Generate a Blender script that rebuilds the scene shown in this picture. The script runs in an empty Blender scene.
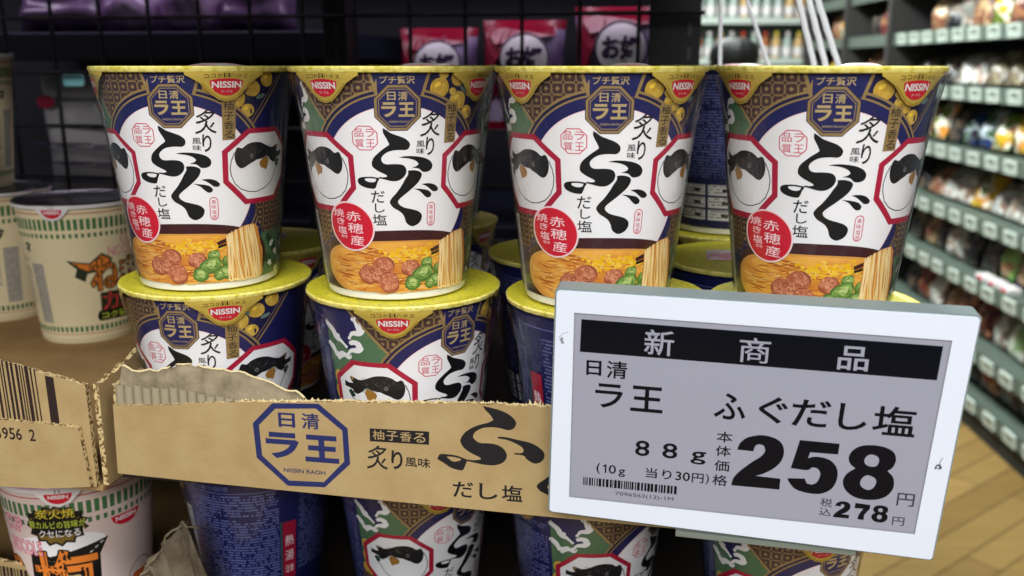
import bpy, bmesh, math, random
from math import sin, cos, pi, radians, sqrt, atan2
from mathutils import Vector, Matrix
from mathutils.geometry import tessellate_polygon

scene = bpy.context.scene
col = scene.collection
EYE = 1.5                      # camera height above the floor, metres
def W(x, y, z):                # millimetres measured from the camera point -> world metres
    return Vector((x * .001, y * .001, z * .001 + EYE))

# ------------------------------------------------------------------ camera
cd = bpy.data.cameras.new('camera')
cam = bpy.data.objects.new('camera', cd)
col.objects.link(cam)
cam.location = (0, 0, EYE)
cam.rotation_euler = (radians(90) - .235, 0, 0)
cd.sensor_width = 36
cd.lens = 932.2 / 1024 * 36
cd.clip_start = .02
cd.dof.use_dof = True
cd.dof.focus_distance = .42
cd.dof.aperture_fstop = 10.5
scene.camera = cam

# ------------------------------------------------------------------ world, lights, exposure
world = bpy.data.worlds.new('store_ambience')
scene.world = world
world.use_nodes = True
world.node_tree.nodes['Background'].inputs[0].default_value = (.80, .90, 1.0, 1)
world.node_tree.nodes['Background'].inputs[1].default_value = .13
scene.view_settings.view_transform = 'Standard'
scene.view_settings.look = 'None'
scene.view_settings.gamma = 1
scene.view_settings.use_curve_mapping = False
scene.view_settings.exposure = 0.0

def lamp(name, loc, rot, sx, sy, power, color=(1, 1, 1)):
    l = bpy.data.lights.new(name, 'AREA')
    l.shape = 'RECTANGLE'
    l.size, l.size_y = sx, sy
    l.energy = power
    l.color = color
    o = bpy.data.objects.new(name, l)
    o.location = loc
    o.rotation_euler = rot
    col.objects.link(o)
    return o
lamp('ceiling_lamp', (-.35, -.75, 2.75), (radians(-12), 0, 0), 1.3, .5, 34, (.97, .99, 1))
lamp('ceiling_lamp', (.75, -.6, 2.75), (radians(-12), 0, 0), 1.3, .5, 30, (.97, .99, 1))
lamp('ceiling_lamp', (-.3, -2.3, 2.75), (radians(14), 0, 0), 2.4, .6, 90, (.97, .99, 1))
lamp('ceiling_lamp', (.5, 2.9, 2.9), (0, radians(-25), 0), .5, 1.8, 118, (.93, 1, .97))
lamp('ceiling_lamp', (.6, 5.2, 2.9), (0, radians(-20), 0), .5, 1.6, 110, (.93, 1, .97))
lamp('ceiling_lamp', (1.2, 7.2, 2.9), (0, 0, 0), 1.6, .5, 34, (.95, 1, 1))
lamp('rear_fill_lamp', (-.25, .99, EYE + .165), (0, 0, radians(-10)), 1.0, .03, .85, (.92, .8, 1))  # added lilac fill for the packs behind the wire, no known fixture

# ------------------------------------------------------------------ materials
def lin(c):
    c = c / 255
    return c / 12.92 if c <= .04045 else ((c + .055) / 1.055) ** 2.4
def rgb(r, g, b):
    return (lin(r), lin(g), lin(b), 1)
MATS = {}
def mat(name, c, rough=.45, metal=0, spec=.4, coat=0, emit=0, noise=None, bump=None):
    """c: sRGB triple. noise: (scale, second colour, lo, hi[, stretch]). bump: (scale, strength)."""
    m = bpy.data.materials.new(name)
    m.use_nodes = True
    nt = m.node_tree
    b = nt.nodes['Principled BSDF']
    b.inputs['Base Color'].default_value = rgb(*c)
    b.inputs['Roughness'].default_value = rough
    b.inputs['Metallic'].default_value = metal
    b.inputs['Specular IOR Level'].default_value = spec
    b.inputs['Coat Weight'].default_value = coat
    if emit:
        b.inputs['Emission Color'].default_value = rgb(*c)
        b.inputs['Emission Strength'].default_value = emit
    if noise or bump:
        tc = nt.nodes.new('ShaderNodeTexCoord')
    if noise:
        mp = nt.nodes.new('ShaderNodeMapping')
        st = noise[4] if len(noise) > 4 else (1, 1, 1)
        mp.inputs['Scale'].default_value = st
        n = nt.nodes.new('ShaderNodeTexNoise')
        n.inputs['Scale'].default_value = noise[0]
        n.inputs['Detail'].default_value = 4
        r = nt.nodes.new('ShaderNodeValToRGB')
        r.color_ramp.elements[0].position = noise[2]
        r.color_ramp.elements[0].color = rgb(*c)
        r.color_ramp.elements[1].position = noise[3]
        r.color_ramp.elements[1].color = rgb(*noise[1])
        nt.links.new(tc.outputs['Object'], mp.inputs['Vector'])
        nt.links.new(mp.outputs[0], n.inputs['Vector'])
        nt.links.new(n.outputs['Fac'], r.inputs[0])
        nt.links.new(r.outputs[0], b.inputs['Base Color'])
    if bump:
        n2 = nt.nodes.new('ShaderNodeTexNoise')
        n2.inputs['Scale'].default_value = bump[0]
        n2.inputs['Detail'].default_value = 3
        bp = nt.nodes.new('ShaderNodeBump')
        bp.inputs['Strength'].default_value = bump[1]
        bp.inputs['Distance'].default_value = .002
        nt.links.new(tc.outputs['Object'], n2.inputs['Vector'])
        nt.links.new(n2.outputs['Fac'], bp.inputs['Height'])
        nt.links.new(bp.outputs[0], b.inputs['Normal'])
    MATS[name] = m
    return m

mat('paper_white', (232, 228, 226), .5)
mat('ink_navy', (28, 31, 84), .4)
mat('ink_deep_navy', (24, 22, 62), .4)
mat('ink_gold', (160, 132, 84), .35, .25)
mat('ink_gold_light', (196, 170, 118), .35, .2)
mat('ink_brown', (66, 44, 46), .45)
mat('ink_green', (76, 112, 80), .45)
mat('ink_dark_green', (34, 66, 44), .45)
mat('ink_white', (236, 233, 233), .5)
mat('ink_pink_white', (244, 214, 216), .5)
mat('ink_black', (13, 13, 15), .45)
mat('ink_fish', (24, 23, 25), .5)
mat('ink_fish_spot', (120, 116, 112), .5)
mat('ink_fin', (160, 112, 44), .5)
mat('ink_crimson', (170, 24, 56), .45)
mat('ink_red', (206, 24, 50), .45)
mat('ink_seal', (206, 74, 96), .45)
mat('ink_yuzu', (190, 150, 50), .45, noise=(260, (212, 178, 84), .4, .65))
mat('ink_leaf', (98, 120, 110), .5)
mat('ink_pale_blue', (112, 120, 178), .5)
mat('ink_grey', (120, 118, 122), .5)
mat('ink_bowl', (62, 26, 30), .4)
mat('ink_bowl_rim', (214, 150, 72), .45)
mat('ink_soup', (208, 124, 44), .4, noise=(70, (234, 170, 72), .35, .65, (1, 1, 2.2)))
mat('ink_burnt_soup', (178, 92, 30), .45)
mat('ink_noodle', (232, 186, 106), .45)
mat('ink_noodle_light', (244, 216, 158), .45)
mat('ink_noodle_dark', (204, 134, 58), .45)
mat('ink_egg', (236, 180, 20), .45)
mat('ink_egg_light', (240, 200, 70), .45)
mat('ink_meat', (176, 96, 66), .45, noise=(420, (206, 132, 98), .4, .65))
mat('ink_meat_dark', (152, 78, 54), .45)
mat('ink_meat_light', (222, 154, 118), .45)
mat('ink_onion', (92, 130, 52), .45, noise=(420, (140, 168, 84), .4, .65))
mat('ink_onion_dark', (78, 116, 50), .45)
mat('ink_onion_light', (182, 200, 124), .45)
mat('foil_yellow', (214, 202, 46), .36, .1, noise=(700, (172, 168, 70), .5, .66), bump=(700, .25))
mat('foil_rim', (236, 222, 128), .3, .1, noise=(300, (206, 190, 70), .45, .65), bump=(260, .35))
mat('foil_gold', (208, 182, 82), .34, .2, bump=(160, .2))
mat('foil_gold_dark', (176, 140, 52), .36, .2)
mat('sachet_pink', (222, 150, 160), .4, noise=(60, (240, 226, 220), .45, .6))
mat('kraft', (170, 145, 102), .8, spec=.15, noise=(60, (160, 133, 91), .35, .7), bump=(400, .08))
mat('tray_shade', (44, 38, 34), .85, spec=.1)  # shade between the cups painted into the carton floors as near-black
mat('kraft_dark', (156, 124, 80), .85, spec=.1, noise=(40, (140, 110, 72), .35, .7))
mat('kraft_torn', (144, 130, 106), .95, spec=.05, noise=(90, (112, 100, 80), .35, .65), bump=(300, .5))
mat('kraft_grey_shaded', (116, 104, 86), .9, spec=.1, noise=(70, (86, 76, 62), .35, .65), bump=(200, .6))  # greyer kraft copy, shade on the torn corner put into its colour
mat('kraft_flute', (150, 138, 114), .95, spec=.05)
mat('kraft_fray', (214, 196, 152), .95, spec=.05)
mat('kraft_edge', (200, 176, 128), .95, spec=.05, noise=(520, (104, 80, 50), .47, .56))
mat('print_indigo', (42, 46, 90), .8, spec=.1)
mat('print_black', (36, 34, 34), .8, spec=.1)
mat('print_brownblack', (48, 36, 34), .8, spec=.1)
mat('tag_white', (216, 221, 232), .38, spec=.5)
mat('tag_edge', (122, 134, 132), .4)
mat('tag_bezel', (140, 140, 148), .5)
mat('epaper', (150, 150, 163), .30, spec=.5)
mat('epaper_black', (8, 11, 20), .2, spec=.25)
mat('epaper_grey', (52, 54, 60), .4)
mat('scuff', (90, 92, 96), .6)
mat('clear_rail', (150, 160, 150), .25, spec=.5)
mat('black_metal', (16, 16, 20), .5, spec=.35)
mat('shelf_navy', (22, 24, 44), .55)
mat('shelf_dark', (52, 50, 50), .55)
mat('shelf_grey', (84, 96, 87), .5)
mat('shelf_pale', (150, 164, 154), .5)
mat('partition_dark', (17, 17, 28), .8)
mat('shelf_back', (30, 34, 32), .7)
mat('tag_small', (196, 208, 198), .45)
mat('tag_small_screen', (118, 130, 122), .4)
mat('noodle_cream', (228, 212, 170), .45)
mat('noodle_pinkwhite', (218, 196, 188), .45)
mat('band_green', (66, 112, 66), .5)
mat('band_red', (176, 60, 60), .5)
mat('ink_orange', (224, 124, 44), .5)
mat('ink_orange_red', (206, 60, 56), .5)
mat('ink_burnt', (196, 92, 40), .5)
mat('ink_pink', (222, 96, 140), .5)
mat('ink_yellow', (226, 206, 60), .5)
mat('ink_yellowgreen', (190, 204, 70), .5)
mat('ink_outline', (36, 46, 26), .5)
mat('ink_olive', (120, 96, 40), .5)
mat('ink_pale_text', (176, 168, 150), .5)
mat('lid_silver', (70, 72, 74), .22, .8)
mat('lid_white', (228, 222, 222), .45)
mat('lid_pink', (214, 170, 196), .4)
mat('string_white', (240, 240, 242), .7)
mat('hair_black', (10, 10, 11), .55)
mat('skin', (206, 160, 134), .6)
mat('coat_dark', (34, 36, 44), .85)
mat('trousers', (28, 28, 32), .9)
mat('bag_lilac', (176, 160, 196), .25, noise=(16, (122, 96, 150), .45, .62), bump=(30, .6))  # dim purplish light behind the wire is tinted into these bag colours
mat('bag_crimson', (140, 16, 46), .25, bump=(30, .6))
mat('bag_purple_text', (52, 30, 70), .5)
mat('bag_dim_white', (150, 144, 146), .3, bump=(26, .6))
mat('bag_purple', (112, 82, 124), .2, noise=(14, (180, 160, 188), .5, .7), bump=(30, .7))  # purple tone also holds the dim light around the packs
mat('bag_dusk', (74, 52, 84), .25, noise=(14, (120, 96, 130), .5, .7), bump=(30, .7))
mat('light_spot_cyan', (170, 250, 255), .4)  # pale colour stands in for a bright cyan light

def film_mat():
    m = bpy.data.materials.new('shrink_film_clear')
    m.use_nodes = True
    nt = m.node_tree
    nt.nodes.clear()
    out = nt.nodes.new('ShaderNodeOutputMaterial')
    tr = nt.nodes.new('ShaderNodeBsdfTransparent')
    tr.inputs[0].default_value = (.975, .975, .975, 1)
    gl = nt.nodes.new('ShaderNodeBsdfGlossy')
    gl.inputs['Roughness'].default_value = .13
    lw = nt.nodes.new('ShaderNodeLayerWeight')
    lw.inputs['Blend'].default_value = .5
    pw = nt.nodes.new('ShaderNodeMath'); pw.operation = 'POWER'; pw.inputs[1].default_value = 3.4
    fr = nt.nodes.new('ShaderNodeMath'); fr.operation = 'MULTIPLY_ADD'
    fr.inputs[1].default_value = .95; fr.inputs[2].default_value = .045
    tc = nt.nodes.new('ShaderNodeTexCoord')
    mp = nt.nodes.new('ShaderNodeMapping')
    mp.inputs['Scale'].default_value = (1, 1, .35)
    n = nt.nodes.new('ShaderNodeTexNoise')
    n.inputs['Scale'].default_value = 110
    n.inputs['Detail'].default_value = 4
    bp = nt.nodes.new('ShaderNodeBump')
    bp.inputs['Strength'].default_value = .75
    bp.inputs['Distance'].default_value = .003
    mx = nt.nodes.new('ShaderNodeMixShader')
    L = nt.links.new
    L(tc.outputs['Object'], mp.inputs[0]); L(mp.outputs[0], n.inputs['Vector'])
    L(n.outputs['Fac'], bp.inputs['Height'])
    L(bp.outputs[0], gl.inputs['Normal'])
    L(lw.outputs['Facing'], pw.inputs[0]); L(pw.outputs[0], fr.inputs[0])
    L(fr.outputs[0], mx.inputs[0]); L(tr.outputs[0], mx.inputs[1]); L(gl.outputs[0], mx.inputs[2])
    L(mx.outputs[0], out.inputs[0])
    MATS['film'] = m
film_mat()

def clear_plastic():
    m = mat('clear_plastic', (206, 216, 206), .12, spec=.5)
    b = m.node_tree.nodes['Principled BSDF']
    b.inputs['Alpha'].default_value = .38
clear_plastic()

def plank_mat():
    m = mat('wood_planks', (150, 118, 66), .42, spec=.4)
    nt = m.node_tree
    b = nt.nodes['Principled BSDF']
    L = nt.links.new
    tc = nt.nodes.new('ShaderNodeTexCoord')
    mp = nt.nodes.new('ShaderNodeMapping')
    mp.inputs['Rotation'].default_value = (0, 0, radians(-38))
    br = nt.nodes.new('ShaderNodeTexBrick')
    br.inputs['Scale'].default_value = 1
    br.inputs['Brick Width'].default_value = 1.1
    br.inputs['Row Height'].default_value = .11
    br.inputs['Mortar Size'].default_value = .003
    br.inputs['Color1'].default_value = rgb(146, 118, 68)
    br.inputs['Color2'].default_value = rgb(124, 97, 52)
    br.inputs['Mortar'].default_value = rgb(80, 60, 32)
    mp2 = nt.nodes.new('ShaderNodeMapping')
    mp2.inputs['Rotation'].default_value = (0, 0, radians(-38))
    mp2.inputs['Scale'].default_value = (1.2, 18, 1)
    n = nt.nodes.new('ShaderNodeTexNoise')
    n.inputs['Scale'].default_value = 3
    n.inputs['Detail'].default_value = 5
    mx = nt.nodes.new('ShaderNodeMixRGB')
    mx.blend_type = 'SOFT_LIGHT'
    mx.inputs[0].default_value = .45
    L(tc.outputs['Object'], mp.inputs[0]); L(mp.outputs[0], br.inputs['Vector'])
    L(tc.outputs['Object'], mp2.inputs[0]); L(mp2.outputs[0], n.inputs['Vector'])
    L(br.outputs['Color'], mx.inputs[1]); L(n.outputs['Fac'], mx.inputs[2])
    L(mx.outputs[0], b.inputs['Base Color'])
plank_mat()

def pack_mat(name, cols, scale=9, rough=.25):
    """a printed plastic packet: blotches of a few ink colours, wrinkled film"""
    m = bpy.data.materials.new(name)
    m.use_nodes = True
    nt = m.node_tree
    b = nt.nodes['Principled BSDF']
    b.inputs['Roughness'].default_value = rough
    tc = nt.nodes.new('ShaderNodeTexCoord')
    oi = nt.nodes.new('ShaderNodeObjectInfo')
    ad = nt.nodes.new('ShaderNodeVectorMath')
    n = nt.nodes.new('ShaderNodeTexNoise')
    n.inputs['Scale'].default_value = scale
    n.inputs['Detail'].default_value = 2
    r = nt.nodes.new('ShaderNodeValToRGB')
    r.color_ramp.interpolation = 'CONSTANT'
    els = r.color_ramp.elements
    k = len(cols)
    for i, c in enumerate(cols):
        p = 0 if i == 0 else .36 + .28 * i / k
        if i < 2:
            e = els[i]; e.position = p
        else:
            e = els.new(p)
        e.color = rgb(*c)
    n2 = nt.nodes.new('ShaderNodeTexNoise')
    n2.inputs['Scale'].default_value = 30
    bp = nt.nodes.new('ShaderNodeBump')
    bp.inputs['Strength'].default_value = .7
    bp.inputs['Distance'].default_value = .006
    L = nt.links.new
    L(tc.outputs['Object'], ad.inputs[0]); L(oi.outputs['Location'], ad.inputs[1])
    L(ad.outputs[0], n.inputs['Vector']); L(n.outputs['Fac'], r.inputs[0]); L(r.outputs[0], b.inputs['Base Color'])
    L(tc.outputs['Object'], n2.inputs['Vector']); L(n2.outputs['Fac'], bp.inputs['Height']); L(bp.outputs[0], b.inputs['Normal'])
    MATS[name] = m

# ------------------------------------------------------------------ scene tree helpers
def tag(o, label, cat, group=None, kind=None):
    o['label'] = label
    o['category'] = cat
    if group: o['group'] = group
    if kind: o['kind'] = kind
    return o
def thing(name, label, cat, loc=(0, 0, 0), rz=0, group=None):
    o = bpy.data.objects.new(name, None)
    o.empty_display_size = .02
    o.location = loc
    o.rotation_euler = (0, 0, rz)
    col.objects.link(o)
    return tag(o, label, cat, group)
def link(name, me, parent=None):
    o = bpy.data.objects.new(name, me)
    col.objects.link(o)
    o.parent = parent
    return o
def children(o):
    return [c for c in bpy.data.objects if c.parent == o]
def copy_tree(o, parent=None):
    kids = children(o)
    c = o.copy()
    col.objects.link(c)
    c.parent = parent
    for k in kids: copy_tree(k, c)
    return c
def mesh_from(name, verts, faces, mats, fmats=None, smooth=False):
    me = bpy.data.meshes.new(name)
    me.from_pydata([tuple(v) for v in verts], [], faces)
    for m in mats: me.materials.append(MATS[m])
    if fmats:
        for p, i in zip(me.polygons, fmats): p.material_index = i
    if smooth:
        for p in me.polygons: p.use_smooth = True
    me.update()
    return me

class MB:
    """collects solids (metres, local frame) and links them as one mesh"""
    def __init__(s): s.v, s.f, s.m, s.mats = [], [], [], []
    def mi(s, m):
        if m not in s.mats: s.mats.append(m)
        return s.mats.index(m)
    def add(s, v, f, m):
        k = len(s.v); i = s.mi(m)
        s.v += [tuple(p) for p in v]
        s.f += [[a + k for a in q] for q in f]
        s.m += [i] * len(f)
    def box(s, c, d, m, M=None):
        x, y, z = d[0] / 2, d[1] / 2, d[2] / 2
        v = [Vector((c[0] + a * x, c[1] + b * y, c[2] + e * z)) for a in (-1, 1) for b in (-1, 1) for e in (-1, 1)]
        if M: v = [M @ p for p in v]
        s.add(v, [(0, 1, 3, 2), (4, 6, 7, 5), (0, 4, 5, 1), (2, 3, 7, 6), (0, 2, 6, 4), (1, 5, 7, 3)], m)
    def rbox(s, c, d, r, m, n=4, axis='y'):
        """box with rounded corners in the x-z plane (depth along y)"""
        x, z, y = d[0] / 2 - r, d[2] / 2 - r, d[1] / 2
        ring = []
        for q, (sx, sz) in enumerate(((1, 1), (-1, 1), (-1, -1), (1, -1))):
            for i in range(n + 1):
                a = (q + i / n) * pi / 2
                ring.append((c[0] + sx * x + r * cos(a), c[2] + sz * z + r * sin(a)))
        k = len(ring)
        v = [(p[0], c[1] - y, p[1]) for p in ring] + [(p[0], c[1] + y, p[1]) for p in ring]
        f = [tuple(range(k)), tuple(range(2 * k - 1, k - 1, -1))] + [(i, i + k, (i + 1) % k + k, (i + 1) % k) for i in range(k)]
        s.add(v, f, m)
    def tube(s, pts, r, m, n=8):
        v, f = [], []
        pts = [Vector(p) for p in pts]
        for i, p in enumerate(pts):
            d = (pts[min(i + 1, len(pts) - 1)] - pts[max(i - 1, 0)]).normalized()
            a = d.cross(Vector((0, 0, 1)) if abs(d.z) < .9 else Vector((1, 0, 0))).normalized()
            b = d.cross(a)
            for k in range(n):
                t = 2 * pi * k / n
                v.append(p + (a * cos(t) + b * sin(t)) * r)
        for i in range(len(pts) - 1):
            for k in range(n):
                f.append((i * n + k, i * n + (k + 1) % n, (i + 1) * n + (k + 1) % n, (i + 1) * n + k))
        f.append(tuple(range(n))[::-1]); f.append(tuple(range((len(pts) - 1) * n, len(pts) * n)))
        s.add(v, f, m)
    def lathe(s, prof, m, n=96, mod=None):
        v, f = [], []
        for (r, z) in prof:
            for k in range(n):
                t = 2 * pi * k / n
                q = r + (mod(t, z) if mod else 0)
                v.append((q * cos(t), q * sin(t), z))
        for i in range(len(prof) - 1):
            for k in range(n):
                f.append((i * n + k, i * n + (k + 1) % n, (i + 1) * n + (k + 1) % n, (i + 1) * n + k))
        s.add(v, f, m)
    def build(s, name, parent=None, smooth=False, bevel=0):
        me = mesh_from(name, s.v, s.f, s.mats, s.m, smooth)
        o = link(name, me, parent)
        if smooth:
            me.set_sharp_from_angle(angle=radians(40))
        if bevel:
            b = o.modifiers.new('bevel', 'BEVEL'); b.width = bevel; b.segments = 2; b.limit_method = 'ANGLE'
        return o

# ------------------------------------------------------------------ flat printed artwork
GLYPHS = {}
def glyph(st, bold):
    """triangles of a piece of writing, normalised to its own bounding box"""
    if (st, bold) in GLYPHS: return GLYPHS[(st, bold)]
    cu = bpy.data.curves.new('writing', 'FONT')
    cu.body = st
    cu.offset = bold
    cu.resolution_u = 3
    o = bpy.data.objects.new('writing', cu)
    col.objects.link(o)
    dg = bpy.context.evaluated_depsgraph_get()
    me = o.evaluated_get(dg).to_mesh()
    vs = [(v.co.x, v.co.y) for v in me.vertices]
    me.calc_loop_triangles()
    ts = [tuple(t.vertices) for t in me.loop_triangles]
    o.evaluated_get(dg).to_mesh_clear()
    bpy.data.objects.remove(o)
    bpy.data.curves.remove(cu)
    if not vs: vs, ts = [(0, 0), (1, 0), (0, 1)], []
    x0, x1 = min(v[0] for v in vs), max(v[0] for v in vs)
    y0, y1 = min(v[1] for v in vs), max(v[1] for v in vs)
    vs = [((x - x0) / max(x1 - x0, 1e-6), (y - y0) / max(y1 - y0, 1e-6)) for x, y in vs]
    GLYPHS[(st, bold)] = (vs, ts)
    return vs, ts

class Art:
    """inks in millimetres (u across, v up); layers stack by a hair's thickness"""
    def __init__(s): s.p = []
    def tri(s, pts, m, layer): s.p.append((pts, m, layer))
    def poly(s, pts, m, layer, holes=()):
        loops = [[Vector((a, b, 0)) for a, b in pts]] + [[Vector((a, b, 0)) for a, b in h] for h in holes]
        flat = [v for l in loops for v in l]
        for t in tessellate_polygon(loops):
            s.p.append(([(flat[i].x, flat[i].y) for i in t], m, layer))
    def rect(s, u0, v0, u1, v1, m, layer): s.p.append(([(u0, v0), (u1, v0), (u1, v1), (u0, v1)], m, layer))
    def ell(s, c, rx, ry, m, layer, rot=0, n=40, vmin=None, wob=0, seed=0):
        rnd = random.Random(seed)
        ph = [rnd.uniform(0, 6.28) for _ in range(3)]
        pts = []
        for i in range(n):
            a = 2 * pi * i / n
            k = 1 + wob * (sin(2 * a + ph[0]) + .6 * sin(3 * a + ph[1]) + .5 * sin(5 * a + ph[2]))
            x, y = rx * cos(a) * k, ry * sin(a) * k
            x, y = c[0] + x * cos(rot) - y * sin(rot), c[1] + x * sin(rot) + y * cos(rot)
            if vmin is not None: y = max(y, vmin)
            pts.append((x, y))
        s.poly(pts, m, layer)
        return pts
    def ring(s, c, r0, r1, m, layer, n=64, a0=0, a1=2 * pi):
        for i in range(n):
            a, b = a0 + (a1 - a0) * i / n, a0 + (a1 - a0) * (i + 1) / n
            s.p.append(([(c[0] + r0 * cos(a), c[1] + r0 * sin(a)), (c[0] + r1 * cos(a), c[1] + r1 * sin(a)),
                         (c[0] + r1 * cos(b), c[1] + r1 * sin(b)), (c[0] + r0 * cos(b), c[1] + r0 * sin(b))], m, layer))
    def stroke(s, pts, w, m, layer, closed=False):
        n = len(pts)
        ws = w if isinstance(w, (list, tuple)) else [w] * n
        L, R = [], []
        for i, p in enumerate(pts):
            a = pts[(i - 1) % n] if closed or i > 0 else p
            b = pts[(i + 1) % n] if closed or i < n - 1 else p
            dx, dy = b[0] - a[0], b[1] - a[1]
            l = math.hypot(dx, dy) or 1
            nx, ny = -dy / l * ws[i] / 2, dx / l * ws[i] / 2
            if closed or 0 < i < n - 1:      # mitre
                d1 = (p[0] - a[0], p[1] - a[1]); l1 = math.hypot(*d1) or 1
                k = abs((-d1[1] / l1) * (-dy / l) + (d1[0] / l1) * (dx / l))
                k = 1 / max(k, .5)
                nx, ny = nx * k, ny * k
            L.append((p[0] + nx, p[1] + ny)); R.append((p[0] - nx, p[1] - ny))
        for i in range(n if closed else n - 1):
            j = (i + 1) % n
            s.p.append(([R[i], R[j], L[j], L[i]], m, layer))
    def text(s, st, box, m, layer, bold=0.0, rot=0, skew=0):
        u0, v0, u1, v1 = box
        vs, ts = glyph(st, bold)
        cu, cv = (u0 + u1) / 2, (v0 + v1) / 2
        P = []
        for x, y in vs:
            a, b = (x - .5) * (u1 - u0), (y - .5) * (v1 - v0)
            a += skew * b
            P.append((cu + a * cos(rot) - b * sin(rot), cv + a * sin(rot) + b * cos(rot)))
        for t in ts: s.p.append(([P[i] for i in t], m, layer))
    def mirrored(s): 
        r = Art()
        r.p = [([(-a, b) for a, b in q][::-1], m, l) for q, m, l in s.p]
        return r
    def join(s, o, du=0, dv=0, dl=0):
        s.p += [([(a + du, b + dv) for a, b in q], m, l + dl) for q, m, l in o.p]
    def cut(s, g):
        out = []
        for q, m, l in s.p:
            u0, u1 = min(p[0] for p in q), max(p[0] for p in q)
            k0, k1 = math.floor(u0 / g + 1e-6), math.floor(u1 / g - 1e-6)
            if k1 <= k0: out.append((q, m, l)); continue
            for k in range(k0, k1 + 1):
                r = q
                for lim, sg in ((k * g, 1), ((k + 1) * g, -1)):
                    nr = []
                    for i in range(len(r)):
                        a, b = r[i], r[(i + 1) % len(r)]
                        da, db = (a[0] - lim) * sg, (b[0] - lim) * sg
                        if da >= 0: nr.append(a)
                        if (da > 0 > db) or (da < 0 < db):
                            t = da / (da - db)
                            nr.append((lim, a[1] + (b[1] - a[1]) * t))
                    r = nr
                    if len(r) < 3: break
                if len(r) >= 3: out.append((r, m, l))
        return out
    def mesh(s, name, fmap, fnor=None, g=None):
        """fmap(u, v, layer) -> local metres"""
        src = s.cut(g) if g else s.p
        V, F, FM, N, mats = [], [], [], [], []
        for q, m, l in src:
            ar = sum(q[i][0] * q[(i + 1) % len(q)][1] - q[(i + 1) % len(q)][0] * q[i][1] for i in range(len(q)))
            if abs(ar) < 1e-5: continue
            if ar < 0: q = q[::-1]
            if m not in mats: mats.append(m)
            k = len(V)
            for a, b in q:
                V.append(fmap(a, b, l))
                if fnor: N.append(fnor(a, b))
            F.append(list(range(k, k + len(q)))); FM.append(mats.index(m))
        me = mesh_from(name, V, F, mats, FM, smooth=bool(fnor))
        if fnor: me.normals_split_custom_set_from_vertices(N)
        return me

def octagon(c, rx, ry, cut=.4):
    x, y = rx, ry
    return [(c[0] + a, c[1] + b) for a, b in ((-x * cut, y), (x * cut, y), (x, y * cut), (x, -y * cut), (x * cut, -y), (-x * cut, -y), (-x, -y * cut), (-x, y * cut))]
def inside(p, poly):
    r = False
    for i in range(len(poly)):
        a, b = poly[i], poly[i - 1]
        if (a[1] > p[1]) != (b[1] > p[1]) and p[0] < (b[0] - a[0]) * (p[1] - a[1]) / (b[1] - a[1]) + a[0]: r = not r
    return r

def smooth(pts, n=4, sharp=62):
    """rounds a traced outline, keeping its corners"""
    N = len(pts)
    ang = []
    for i in range(N):
        a, b, c = pts[i - 1], pts[i], pts[(i + 1) % N]
        d = atan2(c[1] - b[1], c[0] - b[0]) - atan2(b[1] - a[1], b[0] - a[0])
        ang.append(abs((d + pi) % (2 * pi) - pi) > radians(sharp))
    out = []
    for i in range(N):
        p0, p1, p2, p3 = pts[i - 1], pts[i], pts[(i + 1) % N], pts[(i + 2) % N]
        if ang[i]: p0 = (2 * p1[0] - p2[0], 2 * p1[1] - p2[1])
        if ang[(i + 1) % N]: p3 = (2 * p2[0] - p1[0], 2 * p2[1] - p1[1])
        for j in range(n):
            t = j / n
            out.append(tuple(.5 * (2 * p1[k] + (p2[k] - p0[k]) * t + (2 * p0[k] - 5 * p1[k] + 4 * p2[k] - p3[k]) * t * t + (3 * p1[k] - p0[k] - 3 * p2[k] + p3[k]) * t ** 3) for k in (0, 1)))
    return out

# ------------------------------------------------------------------ puffer-fish noodle cup: label artwork
CUP_H, CUP_R0, CUP_R1, LID_R = 104.2, 33.2, 45.0, 47.5
FU = [(-6.2, 78.4), (-4.9, 77.6), (-3.0, 76.2), (-0.3, 75.1), (2.4, 74.0), (4.3, 72.5), (4.8, 71.0), (4.2, 69.5), (2.8, 68.8), (0.8, 68.9), (-1.5, 68.8), (-4.0, 68.3), (-5.9, 67.2), (-7.2, 65.8), (-7.4, 64.5), (-6.7, 63.3), (-5.1, 62.7), (-2.2, 62.8), (0.7, 62.6), (2.4, 61.8), (3.2, 60.1), (2.8, 58.1), (1.4, 56.5), (-0.7, 55.4), (-3.3, 55.3), (-6.2, 56.0), (-8.7, 56.6), (-8.8, 57.2), (-6.5, 57.0), (-5.1, 57.4), (-5.7, 58.1), (-7.7, 59.1), (-9.7, 60.2), (-11.3, 61.6), (-11.6, 63.3), (-10.8, 65.4), (-9.3, 67.0), (-6.8, 69.1), (-4.7, 70.6), (-3.8, 71.3), (-4.5, 73.0), (-5.5, 74.9), (-6.2, 76.5)]
FULOOP = [(-18.8, 55.5), (-17.8, 56.6), (-15.5, 57.1), (-12.0, 57.2), (-8.7, 56.7), (-8.7, 56.2), (-9.4, 55.1), (-10.3, 52.9), (-11.1, 52.0), (-13.3, 52.0), (-15.9, 52.6), (-18.1, 53.8)]
FUHOLE = [(-15.2, 56.4), (-12.9, 56.6), (-10.0, 56.3), (-10.4, 55.3), (-11.5, 54.8), (-13.5, 54.9), (-15.1, 55.6)]
FUDOT = [(-0.1, 65.7), (3.2, 66.2), (7.3, 66.0), (11.1, 65.2), (13.8, 63.8), (15.0, 61.8), (14.4, 59.9), (12.6, 59.0), (10.4, 59.1), (8.9, 60.4), (7.3, 60.9), (5.6, 61.0), (7.7, 61.8), (8.6, 62.7), (7.3, 64.0), (4.8, 65.0), (1.5, 65.5)]
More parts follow.
